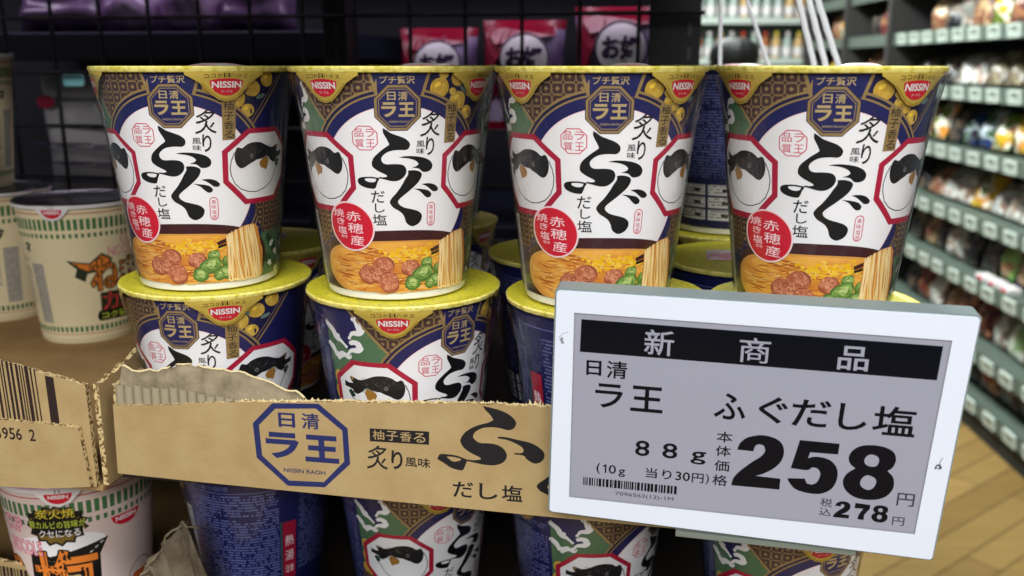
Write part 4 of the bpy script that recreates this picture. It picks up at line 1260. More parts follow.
# ------------------------------------------------------------------ green-banded noodle cups
N_H, N_R0, N_R1 = 107.0, 34.0, 43.4
def banded_label(kind):
    a = Art()
    C = 125.66
    body = 'noodle_cream' if kind == 'cream' else 'noodle_pinkwhite'
    a.rect(-C, 4, C, 104, body, 0)
    a.rect(-C, 99.2, C, 99.9, 'band_red', 1)
    n = 62
    for i in range(n):
        u = -C + 2 * C * i / n
        a.rect(u, 87.5, u + 2.5, 95.5, 'band_green', 1)
        a.rect(u + .2, 81.6, u + 2.2, 84.8, 'band_green', 1)
        a.rect(u, 9.4, u + 2.4, 13.6, 'band_green', 1)
    a.rect(-C, 7.4, C, 7.9, 'band_red', 1)
    def moon(u, v, w):
        pts = [(u - w, v), (u + w, v + .1)] + [(u + w * cos(t), v - w * .78 * sin(t)) for t in [pi * i / 14 for i in range(1, 14)]]
        a.poly(pts, 'ink_red', 6)
        a.text('NISSIN', (u - w * .72, v - w * .42, u + w * .72, v - w * .1), 'ink_white', 7, .03)
    def big(st, box, m, out, l, b=.05, ob=.13, rot=0):
        w = min(.055 * (box[2] - box[0]), 1.0)
        for q in range(10):
            dx, dy = w * cos(q * pi / 5), w * sin(q * pi / 5)
            a.text(st, (box[0] + dx, box[1] + dy, box[2] + dx, box[3] + dy), out, l + q * .05, .02, rot)
        a.text(st, box, m, l + 1, .02, rot)
    if kind == 'cream':
        a0_ = a; a = Art()
        a.poly([(-6, 63), (10, 60), (19, 67), (27, 62), (24, 54), (8, 52), (6, 46), (-1, 50), (1, 56)], 'ink_outline', 2)
        a.poly([(-2, 61.4), (10, 58.6), (18.6, 65), (25, 61.4), (22, 55), (9, 54), (3, 57)], 'ink_orange', 2.4)
        for st, x in (('ね', 10), ('ぎ', 33)): big(st, (x, 38.6, x + 22.5, 62.4), 'ink_orange', 'ink_outline', 3, .07, .1)
        a.rect(16, 21.5, 64, 36.6, 'ink_outline', 2)
        for st, x in (('カ', 17), ('ル', 32), ('ビ', 48)): big(st, (x, 22.4, x + 14, 36.4), 'ink_orange_red', 'ink_outline', 4, .07, .1)
        a.poly([(14, 14.6), (60, 14.6), (62, 18), (60, 22.4), (14, 22.4), (12.4, 18)], 'ink_black', 5)
        a.text('コク旨み塩', (16, 15.8, 54, 21.2), 'ink_yellowgreen', 6, .03)
        a.text('CUP', (34, 71.6, 52, 79.6), 'ink_pink', 3, .01); a.text('NOODLE', (24, 63.4, 56, 71.0), 'ink_pink', 3, .01)
        a.text('CUP', (34.8, 72.2, 51.2, 79.0), 'noodle_cream', 3.5, -.012); a.text('NOODLE', (25, 64, 55, 70.4), 'noodle_cream', 3.5, -.012)
        a0_.join(a, du=10, dv=2); a = a0_
        a.rect(-26, 16, -14, 62, 'ink_pale_text', 1)
        tiny_print(a, -25.4, 17, -14.6, 61.4, 1.7, 'ink_grey', 2, 4)
        tiny_print(a, -44, 30, -29, 66, 1.7, 'ink_grey', 2, 5)
        a.text('ネ', (-31, 70, -22, 78), 'ink_outline', 2, .04)
        a.rect(-70, 52, -48, 78, 'ink_seal', 2); a.rect(-69, 60, -50, 70, 'noodle_pinkwhite', 3)
        a.text('調理', (-68, 61, -52, 69), 'ink_seal', 4, .01); a.text('方法', (-66, 53, -54, 59), 'noodle_pinkwhite', 4, .01)
        a.rect(-70, 40, -48, 50, 'noodle_pinkwhite', 2)
        for i in range(4): a.rect(-69 + i * 5.4, 26, -65 + i * 5.4, 36, 'ink_black' if i % 2 else 'ink_grey', 2)
        tiny_print(a, -70, 16, -48, 50, 1.8, 'ink_grey', 3, 6)
        tiny_print(a, -120, 18, -76, 76, 2.0, 'ink_grey', 2, 8)
        moon(100, 72, 9)
    else:
        r = random.Random(3)
        st = []
        for i in range(30):
            t = 2 * pi * i / 30
            k = 1 if i % 2 else .84
            st.append((-12 + 17 * k * cos(t), 82 + 13.5 * k * sin(t)))
        cloud = Art(); cloud.ell((-12, 68), 24, 9, 'ink_white', 2, wob=.06, seed=2); a.join(cloud)
        a.poly(st, 'ink_black', 4)
        a.poly([(-12 + (x + 12) * .9, 82 + (y - 82) * .88) for x, y in st], 'ink_olive', 4.5)
        a.poly([(-26, 76), (1, 76), (2, 90), (-27, 90)], 'ink_black', 5)
        a.text('炭火焼', (-22, 86.6, -2, 92.6), 'ink_yellow', 7, .0)
        a.text('豚カルビの旨味が', (-27, 80.2, 3, 85.0), 'ink_yellowgreen', 7, .01)
        a.text('クセになる！', (-22, 74.6, 2, 79.4), 'ink_white', 7, .012)
        a.poly([(-34, 30), (-30, 66), (-18, 62), (14, 70), (9, 60), (8, 30)], 'ink_black', 3)
        big('塩', (-30, 28, 8, 66), 'ink_orange', 'ink_black', 6, .06, .11)
        a.rect(-26, 30, 6, 40, 'ink_yellow', 8) if False else None
        for st_, bx in (('CUP', (-48, 76, -32, 86)), ('NOODLE', (-46, 62, -22, 72))):
            a.text(st_, bx, 'ink_pink', 6, .06); a.text(st_, (bx[0] + .8, bx[1] + .8, bx[2] - .8, bx[3] - .8), 'noodle_pinkwhite', 7, .0)
        big('ね', (-62, 36, -36, 62), 'ink_orange', 'ink_black', 5, .07, .1)
        moon(25.5, 80.5, 9.2)
        a.ell((36, 34), 11, 12, 'ink_olive', 2); a.ell((36, 34), 10.4, 11.4, 'noodle_pinkwhite', 3)
        a.ell((36, 33), 8, 6, 'ink_burnt', 4, wob=.1, seed=4)
    return a

def make_banded_cup(kind, label, group):
    mm = .001
    root = thing('noodle_cup', label, 'instant noodle cup', group=group)
    m = MB()
    prof = [(1, 3), (N_R0 - 3, 3), (N_R0 - 2.5, .2), (N_R0 - .8, 0), (N_R0 - .1, 1.2), (N_R1 - .6, N_H - 3), (N_R1 + .5, N_H - 2.6), (N_R1 + .7, N_H - 1), (1, N_H - 1)]
    m.lathe([(r * mm, z * mm) for r, z in prof], 'noodle_cream' if kind == 'cream' else 'noodle_pinkwhite', 96)
    m.build('cup_body', root, smooth=True)
    f, n = cone_map(N_R0, N_R1, N_H)
    link('label_print', banded_label(kind).mesh('label_print', f, n, g=3), root)
    m = MB()
    R = N_R1 + 1.7
    lm = 'lid_silver' if kind == 'cream' else 'lid_pink'
    m.lathe([((R - 1.2) * mm, -4.4 * mm), ((R - .2) * mm, -3.6 * mm), (R * mm, -1.2 * mm)], 'lid_white', 96)
    m.lathe([(R * mm, -1.2 * mm), ((R - .6) * mm, 0), ((R - 3) * mm, -.2 * mm), ((R - 4) * mm, -.8 * mm), (.5 * mm, -.6 * mm)], lm, 96)
    lo = m.build('lid', root, smooth=True)
    lo.location = (0, 0, N_H * mm)
    a = Art()
    a.poly([(-14, 0), (14, 0), (11, -4.5), (6, -9.5), (0, -11.5), (-6, -9.5), (-11, -4.5)], 'lid_white', 0)
    pts = [(-7.6, -3.0), (7.6, -3.0)] + [(7.6 * cos(t), -3.0 - 6.4 * sin(t)) for t in [pi * i / 14 for i in range(1, 14)]]
    a.poly(pts, 'ink_red', 1)
    a.text('NISSIN', (-5.4, -6.2, 5.4, -3.8), 'ink_white', 2, .03)
    a.rect(-1.4, -2.6, -.9, -.2, 'ink_black', 1); a.rect(.9, -2.6, 1.4, -.2, 'ink_black', 1)
    def tf(u, v, l):
        r = R + .25 + l * .05 + v * .12
        t = u / 46
        return (r * sin(t) * mm, -r * cos(t) * mm, (v - 1) * mm)
    def tn(u, v): return Vector((sin(u / 46), -cos(u / 46), -.1)).normalized()
    link('pull_tab', a.mesh('pull_tab', tf, tn, g=3), lo)
    return root
def put(o, x, y, z, th):
    o.location = W(x, y, z); o.rotation_euler = (0, 0, radians(th))
GN = 'cream green-banded noodle cups in the left carton'
nc = make_banded_cup('cream', 'cream green-banded noodle cup with orange lettering standing inside the left carton', GN)
put(nc, -331, 705, -204, 2)
c = copy_tree(nc); c['label'] = 'cream green-banded noodle cup showing red side print, half cut off by the photo edge'
put(c, -428, 764, -204, 70)
c = copy_tree(nc); c['label'] = 'cream green-banded noodle cup stacked on another one at the photo edge'
put(c, -449, 768, -204 + N_H - .3, 120)
pk = make_banded_cup('pink', 'pinkish white noodle cup with charcoal grill lettering below the left carton', 'pinkish noodle cups on the shelf below')
put(pk, -261, 519, -334, 24)
for c_ in children(pk):
    if c_.name.startswith('lid'): c_.rotation_euler = (0, 0, radians(-12))

# ------------------------------------------------------------------ our shelf: boards, posts, wire back
RZ = Matrix.Rotation(radians(-10), 4, 'Z')
def rowbox(mb, s0, s1, t0, t1, z0, z1, m):
    mb.box((0, 0, 0), ((s1 - s0) * .001, (t1 - t0) * .001, (z1 - z0) * .001), m, Matrix.Translation(frame_row((s0 + s1) / 2, (z0 + z1) / 2, (t0 + t1) / 2)) @ RZ)
sh = thing('store_shelf', 'dark metal store shelf that carries the noodle cartons', 'shelf unit')
for z0, z1, t0 in ((-219, -206.3, 42), (-362, -336.6, -25), (42, 58, -72), (122, 138, 110)):  # last two boards are unseen, added to shade the cups and shelf below
    m = MB(); rowbox(m, -700, 196 if z0 < 0 else 120, t0, 140 if z0 == 42 else 452, z0, z1, 'shelf_dark'); m.build('shelf_board', sh, bevel=.001)
for s0, s1 in ((-261, -237), (54, 101)):
    m = MB(); rowbox(m, s0, s1, 466, 500, -1500, 520, 'black_metal')
    o = m.build('upright_post', sh, bevel=.001)
    q = MB()
    for i in range(14):
        rowbox(q, s1 - 12, s1 - 8, 465.4, 466.2, -260 + i * 22, -248 + i * 22, 'shelf_dark')
    q.build('slot', o)
m = MB(); rowbox(m, 60, 250, 374, 380, 70, 75, 'black_metal'); rowbox(m, 60, 66, 374, 470, 70, 75, 'black_metal'); m.build('hook_arm', sh)
wm = MB()
for i in range(14):
    s = -657 + 54 * i
    if s > 112: break
    wm.tube([frame_row(s, -206, 460), frame_row(s, 121, 460)], .0021, 'black_metal', 6)
for i in range(3, 9):
    z = -329.5 + 53.6 * i
    wm.tube([frame_row(-700, z, 456), frame_row(104, z, 456)], .0021, 'black_metal', 6)
tag(wm.build('wire_panel', None, smooth=True), 'black wire grid panel at the back of the noodle shelf', 'wire grid')

# ------------------------------------------------------------------ soft packs
def pillow(name, w, h, d, m, parent=None, seal=None, seed=0, nx=10, ny=12):
    """a filled plastic bag, crimped seals top and bottom, standing on z = 0"""
    r = random.Random(seed)
    ph = [r.uniform(0, 6) for _ in range(4)]
    V, F, M = [], [], []
    for sg in (-1, 1):
        for j in range(ny + 1):
            for i in range(nx + 1):
                x, y = i / nx * 2 - 1, j / ny * 2 - 1
                b = max(0, 1 - abs(x) ** 2.6) ** .6 * max(0, 1 - abs(y * 1.06) ** 3.2) ** .7 if abs(y) < .94 else 0
                bw = 1 - .07 * max(0, 1 - abs(y) ** 2)
                bump = 1 + .16 * sin(x * 4 + ph[0] + y * 2) + .12 * sin(y * 5 + ph[1])
                V.append((x * w / 2 * bw, sg * d / 2 * b * bump + .0018 * sin(x * 9 + ph[2]) * (abs(y) > .8), (y + 1) / 2 * h))
    st = (nx + 1) * (ny + 1)
    for q in (0, 1):
        for j in range(ny):
            for i in range(nx):
                a0 = q * st + j * (nx + 1) + i
                f = (a0, a0 + 1, a0 + nx + 2, a0 + nx + 1)
                F.append(f if q == 0 else f[::-1])
                M.append(1 if seal and (j == 0 or j == ny - 1) else 0)
    me = mesh_from(name, V, F, [m] + ([seal] if seal else []), M, smooth=True)
    return link(name, me, parent)
# behind the wire: red and lilac bags
for i, (s0, s1, z0, z1, lb) in enumerate(((-206, -122, -70, 37, 'red and lilac snack bag behind the wire above the second upper cup'),
                                    (-117, -31, -66, 44, 'red and lilac snack bag behind the wire left of the third upper cup'),
                                    (-22, 66, -62, 56, 'red and lilac snack bag behind the wire beside the slotted black post'))):
    t = thing('snack_bag', lb, 'snack bag', frame_row((s0 + s1) / 2, z0, 545 - 4 * i), radians(-10), 'red and lilac bags behind the wire')
    w, h = (s1 - s0) * .001, (z1 - z0) * .001
    b = pillow('bag', w, h, .05, 'bag_lilac', t, 'bag_crimson', seed=i)
    a = Art()
    W2, H2 = w * 1000, h * 1000
    a.poly([(-W2 * .47, 4), (-W2 * .2, 4), (-W2 * .3, H2 * .6), (-W2 * .1, H2 * .93), (-W2 * .47, H2 * .93)], 'bag_crimson', 0)
    a.poly([(-W2 * .3, H2 * .78), (W2 * .4, H2 * .86), (W2 * .4, H2 * .95), (-W2 * .46, H2 * .95)], 'bag_crimson', 0)
    a.ell((W2 * .05, H2 * .66), W2 * .27, H2 * .2, 'ink_white', 1); a.ring((W2 * .05, H2 * .66), H2 * .21, H2 * .225, 'bag_purple_text', 1)
    a.text('お好', (-W2 * .16, H2 * .56, W2 * .27, H2 * .76), 'bag_purple_text', 2, .05)
    a.text('焼', (-W2 * .08, H2 * .3, W2 * .2, H2 * .5), 'bag_purple_text', 2, .04)
    def bm_(u, v, l, w=w, h=h):
        x, y = u * .001 / (w / 2), v * .001 / h * 2 - 1
        b = max(0, 1 - abs(x) ** 2.6) ** .6 * max(0, 1 - abs(y * 1.06) ** 3.2) ** .7
        return (u * .001, -.025 * b * 1.3 - .001 - l * .0002, v * .001)
    link('bag_print', a.mesh('bag_print', bm_, g=6), t)
# dark board behind the wire with purple packs on it and pale packs below
bb = thing('shelf_board', 'dark navy shelf board behind the wire on the left', 'shelf board')
m = MB(); rowbox(m, -760, -270, 505, 800, 5, 34, 'shelf_navy'); m.build('board', bb, bevel=.002)
for i, (s, w, h, m_, lb) in enumerate(((-590, .12, .05, 'bag_dusk', 'dusky purple pack on the navy board at the left photo edge'),
                                  (-510, .075, .075, 'bag_purple', 'shiny purple pack on the navy board behind the wire'),
                                  (-440, .075, .055, 'bag_purple', 'purple pack on the navy board, second from the shiny one'),
                                  (-365, .09, .055, 'bag_dusk', 'dusky purple pack on the navy board near the upright post'))):
    o = pillow('snack_pack', w, h, .06, m_, None, seed=20 + i)
    o.location = frame_row(s, 34.2, 545); o.rotation_euler = (radians(-14), 0, radians(-10))
    tag(o, lb, 'snack pack', 'purple packs on the navy board')
ub = thing('shelf_board', 'unseen dark board added above the packs behind the wire to shade them', 'shelf board')
m = MB(); rowbox(m, -760, 130, 505, 800, 175, 190, 'shelf_navy'); m.build('board', ub, bevel=.002)  # unseen board, added to keep overhead light off the packs
lo_sh = thing('shelf_board', 'dark shelf board low behind the wire under the pale packs', 'shelf board')
m = MB(); rowbox(m, -760, 190, 505, 800, -180, -163, 'shelf_navy'); m.build('board', lo_sh, bevel=.002)
for i, (s, w, h, z, lb) in enumerate(((-592, .10, .15, -163, 'pale grey pack behind the wire beside the stacked cream cup'),
                                 (-520, .11, .145, -163, 'pale grey pack with dark lines behind the wire'),
                                 (-425, .10, .12, -163, 'pale grey pack behind the wire, left of the first upper cup'))):
    t = thing('grocery_pack', lb, 'grocery pack', frame_row(s, z, 560 + 8 * i), radians(-10), 'pale packs behind the wire')
    pillow('bag', w, h, .05, 'bag_dim_white', t, seed=40 + i)
    a = Art()
    for j in range(4): a.rect(-w * 420, h * 1000 * (.22 + .14 * j), w * 300, h * 1000 * (.22 + .14 * j) + 2.5, 'bag_purple_text', 0)
    a.ell((-w * 220, h * 820), w * 110, h * 50, 'bag_crimson', 0)
    link('bag_print', a.mesh('bag_print', lambda u, v, l: (u * .001, -.034, v * .001), g=6), t)
o = MB(); o.rbox((0, 0, 0), (.024, .0015, .012), .003, 'light_spot_cyan'); o = o.build('light_spot', None)  # small plate painted pale in place of a bright cyan light
o.location = frame_row(-538, -15.5, 470); o.rotation_euler = (0, 0, radians(-10))
tag(o, 'pale cyan plate standing in for a bright light behind the wire beside the first upper cup', 'light stand-in')
gb = MB(); rowbox(gb, -1500, 100, 806, 820, -1500, 700, 'partition_dark')
tag(gb.build('partition', None), 'black back panel of the shelf behind the wire', 'partition', kind='structure')

# strings hanging beside the post
GS = 'white strings hanging above the right cup'
for i, (xa, xb, lb) in enumerate(((150, 152, 'thin white string hanging nearest the slotted black post'), (169, 188, 'slanting thin white string hanging beside the dark-haired head'),
                             (206, 221, 'thick white cord, first of the three close together'), (213.5, 229.5, 'thick white cord, middle one of the three close together'), (220, 239, 'thick white cord, last of the three close together'))):
    k = 780 / 700
    m = MB()
    pts = []
    for j in range(40):
        q = j / 39
        z = 71 - 211 * q
        e = (45 * k - z) / (47 * k)
        x = xa * k + (xb - xa) * k * e
        w_ = .2 if i > 1 else 0
        pts.append(W(x + w_ * sin(j * 2.2), 780 + w_ * cos(j * 2.2), z))
    m.tube(pts, .0024 if i > 1 else .0017, 'string_white', 6)
    tag(m.build('string', None, smooth=True), lb, 'string', GS)

# ------------------------------------------------------------------ the store: floor, back wall, gondola
me = mesh_from('floor', [(-3, -2.5, 0), (5, -2.5, 0), (5, 10, 0), (-3, 10, 0)], [(0, 1, 2, 3)], ['wood_planks'])
fo = link('floor', me); fo['kind'] = 'structure'; fo['label'] = 'yellowish wood plank floor of the aisle'; fo['category'] = 'floor'
mat('wall_paint', (176, 178, 170), .7)
m = MB(); m.box((1, 9.6, 1.5), (8, .1, 3), 'wall_paint')
wo = m.build('wall_back'); wo['kind'] = 'structure'; wo['label'] = 'pale far wall of the store'; wo['category'] = 'wall'

GD, GNm, GP = Vector((.0624, .998, 0)), Vector((.998, -.0624, 0)), Vector((1.908, 3.549, 0))
GM = Matrix((GD, GNm, Vector((0, 0, 1)))).transposed().to_4x4()
def GPt(tau, dep, z): return GP + GD * tau + GNm * dep + Vector((0, 0, z))
SH = [.333, .613, .863, 1.124, 1.385, 1.632, 1.88]
def gbox(mb, t0, t1, d0, d1, z0, z1, m):
    mb.box((0, 0, 0), (t1 - t0, d1 - d0, z1 - z0), m, Matrix.Translation(GPt((t0 + t1) / 2, (d0 + d1) / 2, (z0 + z1) / 2)) @ GM)
for bi, (t0, t1, lb) in enumerate(((-1.1, 1.50, 'grey store shelf with many price tags along the right side of the aisle'),
                              (1.56, 2.32, 'grey store shelf beyond the long one on the right of the aisle'),
                              (2.38, 3.3, 'last grey store shelf on the right of the aisle, by the far shelf'))):
    g = thing('display_shelf', lb, 'shelf unit', GPt(t0, 0, 0), group='aisle shelves on the right')
    gi = Matrix.Translation(-GPt(t0, 0, 0))
    def part(nm, mb, bevel=0, par=g):
        mb.v = [tuple(gi @ Vector(v)) for v in mb.v]
        return mb.build(nm, par, bevel=bevel)
    m = MB(); gbox(m, t0, t1, .02, .42, 0, .10, 'shelf_back'); part('plinth', m)
    m = MB(); gbox(m, t0, t1, .42, .45, 0, 2.1, 'shelf_back'); part('back_panel', m)
    for k, h in enumerate([.13] + SH):
        m = MB(); gbox(m, t0, t1, .012, .42, h - .012, h + .012, 'shelf_grey'); o = part('shelf_board', m)
        m = MB(); gbox(m, t0, t1, -.004, .012, h - .034, h + .026, 'shelf_grey')
        part('price_rail', m, par=g)
    m = MB(); gbox(m, t1, t1 + .05, -.03, .45, 0, 2.1, 'shelf_dark'); part('upright_post', m)

# price tags along the rails
tagproto = None
cnt = 0
for k, h in enumerate([.13] + SH[:6]):
    tau = -.42 + .06 * (k % 3)
    n = 0
    while tau < 1.45:
        if tagproto is None:
            tp_ = MB(); tp_.rbox((0, 0, 0), (.098, .010, .052), .004, 'tag_small')
            tagproto = thing('shelf_price_tag', '', 'price tag')
            tp_.build('housing', tagproto)
            q = Art(); q.rect(-36, -18, 36, 18, 'tag_small_screen', 0); q.rect(-30, 2, 6, 13, 'tag_small', 1); q.rect(-30, -13, 26, -4, 'tag_small', 1)
            q.rect(12, 2, 30, 13, 'epaper_black', 1); q.text('98', (-26, 3, 2, 12), 'epaper_black', 2, .04)
            link('screen', q.mesh('screen', lambda u, v, l: (u * .001, -.0052 - l * .0002, v * .001)), tagproto)
            o = tagproto
        else:
            o = copy_tree(tagproto)
        o.location = GPt(tau, -.012, h - .004)
        o.rotation_euler = (radians(8), 0, atan2(GD.y, GD.x) + pi)
        tagn = ('base', 'lowest', 'second', 'third', 'fourth', 'fifth', 'topmost visible')[k]
        o['label'] = 'small grey electronic price tag on the %s rail of the long aisle shelf' % tagn
        o['group'] = 'small price tags on the %s rail' % tagn
        tau += .165 + .012 * ((cnt * 7) % 3); cnt += 1; n += 1

# packs on the aisle shelf
pack_mat('pack_dark', [(30, 30, 34), (70, 64, 60), (110, 90, 70)], 14)
pack_mat('pack_bluewhite', [(28, 50, 100), (40, 40, 46), (170, 180, 190), (60, 90, 60)], 12)
pack_mat('pack_yellow', [(206, 170, 40), (220, 140, 60), (226, 220, 200), (110, 130, 40)], 12)
pack_mat('pack_lime', [(170, 200, 20), (200, 220, 60)], 8)
pack_mat('pack_silver', [(180, 182, 178), (214, 214, 206), (150, 110, 90), (120, 120, 112)], 16, .18)
pack_mat('pack_tan', [(150, 110, 80), (120, 70, 56), (190, 160, 120)], 14)
pack_mat('pack_red', [(120, 40, 36), (80, 40, 36), (160, 110, 80)], 14)
pack_mat('pack_green', [(70, 140, 60), (130, 160, 90), (150, 110, 80)], 9)
pack_mat('pack_purple', [(110, 60, 150), (60, 50, 50), (150, 120, 90)], 9)
pack_mat('pack_brownnet', [(116, 104, 84), (92, 80, 66), (140, 130, 104)], 22)
pack_mat('pack_whitegreen', [(190, 196, 182), (120, 150, 100)], 8)
rows = {
 .13: ['pack_red', 'pack_dark', 'pack_dark', 'pack_red', 'pack_dark', 'pack_tan', 'pack_dark', 'pack_red'],
 .333: ['pack_whitegreen', 'pack_tan', 'pack_whitegreen', 'pack_silver', 'pack_red', 'pack_red', 'pack_tan', 'pack_silver', 'pack_red', 'pack_dark'],
 .613: ['pack_dark', 'pack_dark', 'pack_purple', 'pack_green', 'pack_dark', 'pack_dark', 'pack_silver', 'pack_dark', 'pack_tan', 'pack_dark'],
 .863: ['pack_dark', 'pack_dark', 'pack_silver', 'pack_silver', 'pack_silver', 'pack_yellow', 'pack_silver', 'pack_silver', 'pack_tan', 'pack_dark'],
 1.124: ['pack_lime', 'pack_lime', 'pack_dark', 'pack_yellow', 'pack_yellow', 'pack_bluewhite', 'pack_bluewhite', 'pack_dark', 'pack_yellow', 'pack_tan'],
 1.385: ['pack_silver', 'pack_tan', 'pack_tan', 'pack_brownnet', 'pack_brownnet', 'pack_brownnet', 'pack_silver', 'pack_silver', 'pack_dark', 'pack_dark', 'pack_dark'],
 1.632: ['pack_tan', 'pack_yellow', 'pack_red', 'pack_silver', 'pack_red', 'pack_yellow', 'pack_tan', 'pack_silver', 'pack_dark', 'pack_tan']}
nice = dict(pack_dark='dark', pack_bluewhite='blue and white', pack_yellow='yellow', pack_lime='lime green', pack_silver='shiny silver', pack_tan='tan', pack_red='dark red', pack_green='green', pack_purple='purple', pack_brownnet='bulky brown', pack_whitegreen='white and green')
hname = {.13: 'the base deck', .333: 'the lowest railed board', .613: 'the second railed board', .863: 'the third railed board', 1.124: 'the fourth railed board', 1.385: 'the fifth railed board', 1.632: 'the top visible board'}
rr = random.Random(77)
shapes = [pillow('food_pack', .15, .2, .075, 'pack_dark', None, seed=60 + i) for i in range(4)]
masters = [s_.data for s_ in shapes]
for s_ in shapes: bpy.data.objects.remove(s_)
byrow = {}
for h, L in rows.items():
    tau = -.33
    for i, mname in enumerate(L):
        key = (mname, i % 4)
        if key not in byrow:
            me = masters[i % 4].copy(); me.materials[0] = MATS[mname]; byrow[key] = me
        me = byrow[key]
        for dep in (0,):
            o = link('food_pack', me)
            lean = rr.uniform(14, 24) if h not in (.863, 1.385) else rr.uniform(34, 44)
            o.rotation_euler = (radians(-lean), 0, atan2(GD.y, GD.x) + pi + radians(rr.uniform(-5, 5)))
            o.location = GPt(tau, .085 + rr.uniform(0, .02), h + .034)
            sc = rr.uniform(.88, 1.04)
            o.scale = (sc, sc, sc * (.88 if h < 1.6 else .95))
            tag(o, '%s food pack on %s of the long aisle shelf' % (nice[mname], hname[h]), 'food pack', '%s packs on %s of the aisle shelf' % (nice[mname], hname[h]))
        tau += .168
# small white boxes at the front of the second board
for i in range(3):
    m = MB(); m.rbox((0, 0, .012), (.09, .05, .024), .003, 'lid_white'); m.box((0, -.0255, .012), (.05, .001, .012), 'ink_red')
    o = m.build('small_box'); o.location = GPt(.02 + .11 * i, .05, .626); o.rotation_euler = (0, 0, atan2(GD.y, GD.x) + pi)
    tag(o, 'small white and red box lying at the front of the second railed board', 'box', 'small boxes on the aisle shelf')
# farther bays
for h in SH[2:6]:
    for i in range(9):
        tau = 1.64 + i * .17
        if 2.24 < tau < 2.46: continue
        mname = rr.choice(('pack_dark', 'pack_tan', 'pack_red', 'pack_silver', 'pack_dark', 'pack_yellow'))
        key = (mname, i % 4)
        if key not in byrow:
            me = masters[i % 4].copy(); me.materials[0] = MATS[mname]; byrow[key] = me
        o = link('food_pack', byrow[key])
        o.rotation_euler = (radians(-rr.uniform(12, 22)), 0, atan2(GD.y, GD.x) + pi)
        o.location = GPt(tau, .10, h + .034); o.scale = (.95, .95, .88)
        tag(o, '%s food pack on the shelves beyond the long aisle shelf' % nice[mname], 'food pack', '%s packs beyond the long aisle shelf' % nice[mname])

# far shelf across the end of the aisle
fs = thing('display_shelf', 'bright store shelf facing the aisle at its far end', 'shelf unit', (1.85, 7.9, 0))
m = MB(); m.box((0, .42, 1.05), (1.7, .03, 2.1), 'shelf_pale'); m.build('back_panel', fs)
FH = [.2, .55, .9, 1.22, 1.54, 1.86, 2.16]
for h in FH:
    m = MB(); m.box((0, .2, h - .012), (1.7, .42, .024), 'shelf_pale'); m.box((0, -.015, h - .01), (1.7, .012, .05), 'tag_small'); m.build('shelf_board', fs)
for sx in (-.87, .87):
    m = MB(); m.box((sx, .2, 1.09), (.04, .46, 2.18), 'shelf_grey'); m.build('upright_post', fs)
def make_bottle(mname, capm, label):
    t = thing('sauce_bottle', label, 'bottle')
    b = MB()
    b.lathe([(.0, 0), (.034, 0), (.036, .006), (.036, .13), (.03, .155), (.014, .18), (.013, .2)], mname, 20); b.build('bottle', t, smooth=True)
    b = MB(); b.lathe([(.0365, .035), (.0365, .105)], 'lid_white', 20); b.build('paper_label', t, smooth=True)
    b = MB(); b.lathe([(.015, .196), (.016, .2), (.016, .222), (.0, .224)], capm, 16); b.build('cap', t, smooth=True)
    return t
mat('glass_amber', (150, 84, 30), .15); mat('glass_tan', (196, 160, 100), .2); mat('glass_pale', (160, 176, 168), .2); mat('cap_red', (190, 40, 30), .4)
prot = [make_bottle(a_, b_, '') for a_, b_ in (('glass_amber', 'cap_red'), ('glass_tan', 'ink_yellow'), ('glass_pale', 'lid_white'))]
first = [True] * 3
for h, nm in ((1.22, 'third'), (1.54, 'second'), (1.86, 'top')):
    for i in range(18):
        k = rr.choice((0, 1, 1, 2, 2))
        o = prot[k] if first[k] else copy_tree(prot[k])
        first[k] = False
        o.location = (1.07 + i * .092, 7.93, h)
        o['label'] = '%s bottle on the %s visible board of the bright far shelf' % (('amber', 'tan', 'pale')[k], nm)
        o['group'] = '%s bottles on the %s board of the far shelf' % (('amber', 'tan', 'pale')[k], nm)

# ------------------------------------------------------------------ shopper, back turned
pr_ = thing('person', 'person with black hair and dark coat standing in the aisle, back turned', 'person', (.83, 3.6, 0))
pr_.scale = (1, 1, 1.04)
def skin(name, verts, edges, radii, m, parent, sub=2):
    me = bpy.data.meshes.new(name)
    me.from_pydata(verts, edges, [])
    o = link(name, me, parent)
    o.modifiers.new('skin', 'SKIN')
    for v, r in zip(me.skin_vertices[0].data, radii): v.radius = r if isinstance(r, tuple) else (r, r)
    me.skin_vertices[0].data[0].use_root = True
    s_ = o.modifiers.new('sub', 'SUBSURF'); s_.levels = s_.render_levels = sub
    me.materials.append(MATS[m])
    return o
bv = [(0, 0, .84), (0, 0, 1.0), (0, -.01, 1.2), (0, 0, 1.3), (0, .01, 1.37), (0, .02, 1.45), (0, .025, 1.53),
      (.09, 0, .8), (.095, .01, .45), (.095, -.01, .09), (.1, .1, .04), (-.09, 0, .8), (-.095, .01, .45), (-.095, -.01, .09), (-.1, .1, .04),
      (.17, 0, 1.28), (.21, -.02, 1.02), (.2, .06, .8), (.2, .08, .7), (-.17, 0, 1.28), (-.21, -.02, 1.02), (-.2, .06, .8), (-.2, .08, .7)]
be = [(0, 1), (1, 2), (2, 3), (3, 4), (4, 5), (5, 6), (0, 7), (7, 8), (8, 9), (9, 10), (0, 11), (11, 12), (12, 13), (13, 14), (3, 15), (15, 16), (16, 17), (17, 18), (3, 19), (19, 20), (20, 21), (21, 22)]
br_ = [(.15, .1), (.13, .09), (.15, .1), (.12, .08), .05, (.075, .085), (.07, .085), .085, .06, .045, .035, .085, .06, .045, .035, .055, .045, .036, .03, .055, .045, .036, .03]
skin('body', bv, be, br_, 'skin', pr_)
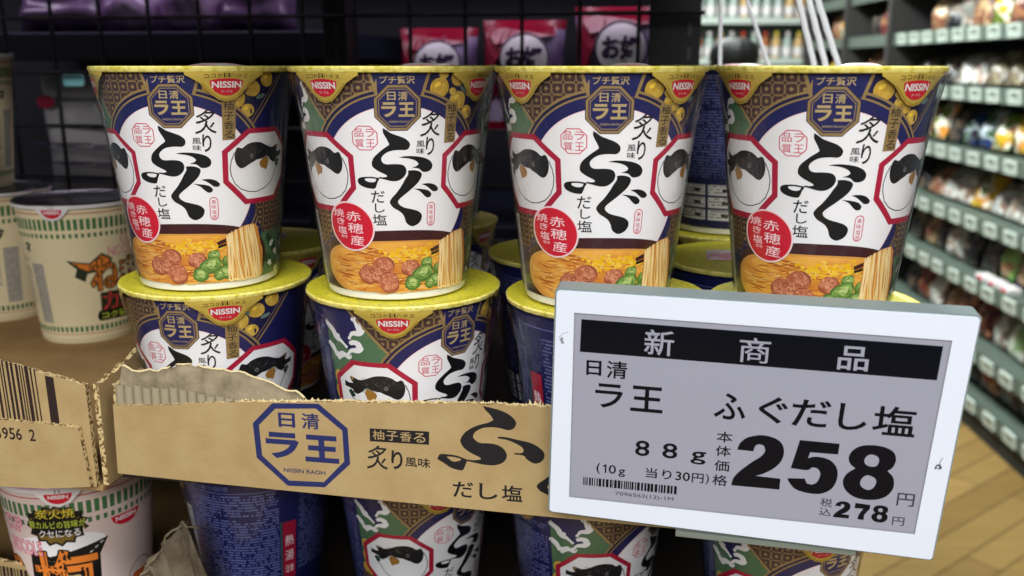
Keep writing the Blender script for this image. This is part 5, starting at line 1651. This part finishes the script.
skin('coat', [(0, 0, .72), (0, 0, .95), (0, -.01, 1.18), (0, 0, 1.29), (0, .005, 1.35), (.175, 0, 1.28), (.215, -.02, 1.02), (.205, .055, .82), (-.175, 0, 1.28), (-.215, -.02, 1.02), (-.205, .055, .82)],
     [(0, 1), (1, 2), (2, 3), (3, 4), (3, 5), (5, 6), (6, 7), (3, 8), (8, 9), (9, 10)], [(.2, .14), (.17, .125), (.175, .125), (.14, .1), .065, .07, .06, .052, .07, .06, .052], 'coat_dark', pr_)
skin('trousers', [(0, 0, .82), (.095, 0, .76), (.1, .01, .45), (.1, -.01, .1), (-.095, 0, .76), (-.1, .01, .45), (-.1, -.01, .1)], [(0, 1), (1, 2), (2, 3), (0, 4), (4, 5), (5, 6)], [(.15, .11), .1, .075, .06, .1, .075, .06], 'trousers', pr_)
skin('hair', [(0, -.01, 1.40), (0, -.012, 1.47), (0, 0, 1.54)], [(0, 1), (1, 2)], [(.085, .08), (.108, .11), (.09, .1)], 'hair_black', pr_)
mat('shoe_black', (20, 20, 22), .5)
for sx in (1, -1):
    skin('shoe', [(sx * .097, -.045, .045), (sx * .1, .04, .04), (sx * .102, .13, .035)], [(0, 1), (1, 2)], [(.05, .055), (.052, .05), (.042, .034)], 'shoe_black', pr_)
# each pack, tag and bottle told apart by its place along its board
ORD = 'first second third fourth fifth sixth seventh eighth ninth tenth eleventh twelfth thirteenth fourteenth fifteenth sixteenth seventeenth eighteenth nineteenth twentieth'.split()
def number(objs, key, where):
    rows_ = {}
    for o in objs: rows_.setdefault(key(o), []).append(o)
    for k, L in rows_.items():
        L.sort(key=where)
        for i, o in enumerate(L): yield o, i
packs = [o for o in bpy.data.objects if o.name.split('.')[0] == 'food_pack']
for o, i in number([p for p in packs if 'beyond' not in p['group']], lambda o: o['label'].split(' food pack on ')[1], lambda o: -o.location.y):
    o['label'] = o['label'].replace(' of the long aisle shelf', ', %s from the tall post' % ORD[i])
lv = lambda o: min(range(len(SH)), key=lambda k: abs(SH[k] + .034 - o.location.z))
nm_ = ('lowest', 'second', 'third', 'fourth', 'fifth', 'top')
for o, i in number([p for p in packs if 'beyond' in p['group']], lv, lambda o: o.location.y):
    o['label'] = o['label'].split(' food pack')[0] + ' food pack past the tall post, %s along the %s board' % (ORD[i], nm_[lv(o)])
for o, i in number([o for o in bpy.data.objects if o.name.split('.')[0] == 'shelf_price_tag'], lambda o: o['group'], lambda o: -o.location.y):
    o['label'] = o['label'].replace(' of the long aisle shelf', ', %s from the tall post' % ORD[i])
for o, i in number([o for o in bpy.data.objects if o.name.split('.')[0] == 'sauce_bottle'], lambda o: round(o.location.z, 2), lambda o: o.location.x):
    o['label'] = o['label'].replace(' of the bright far shelf', ' of the far shelf, %s from its left post' % ORD[i])
for o, i in number([o for o in bpy.data.objects if o.name.split('.')[0] == 'small_box'], lambda o: 0, lambda o: -o.location.y):
    o['label'] = 'small white and red box on the second railed board, %s from the tall post' % ORD[i]
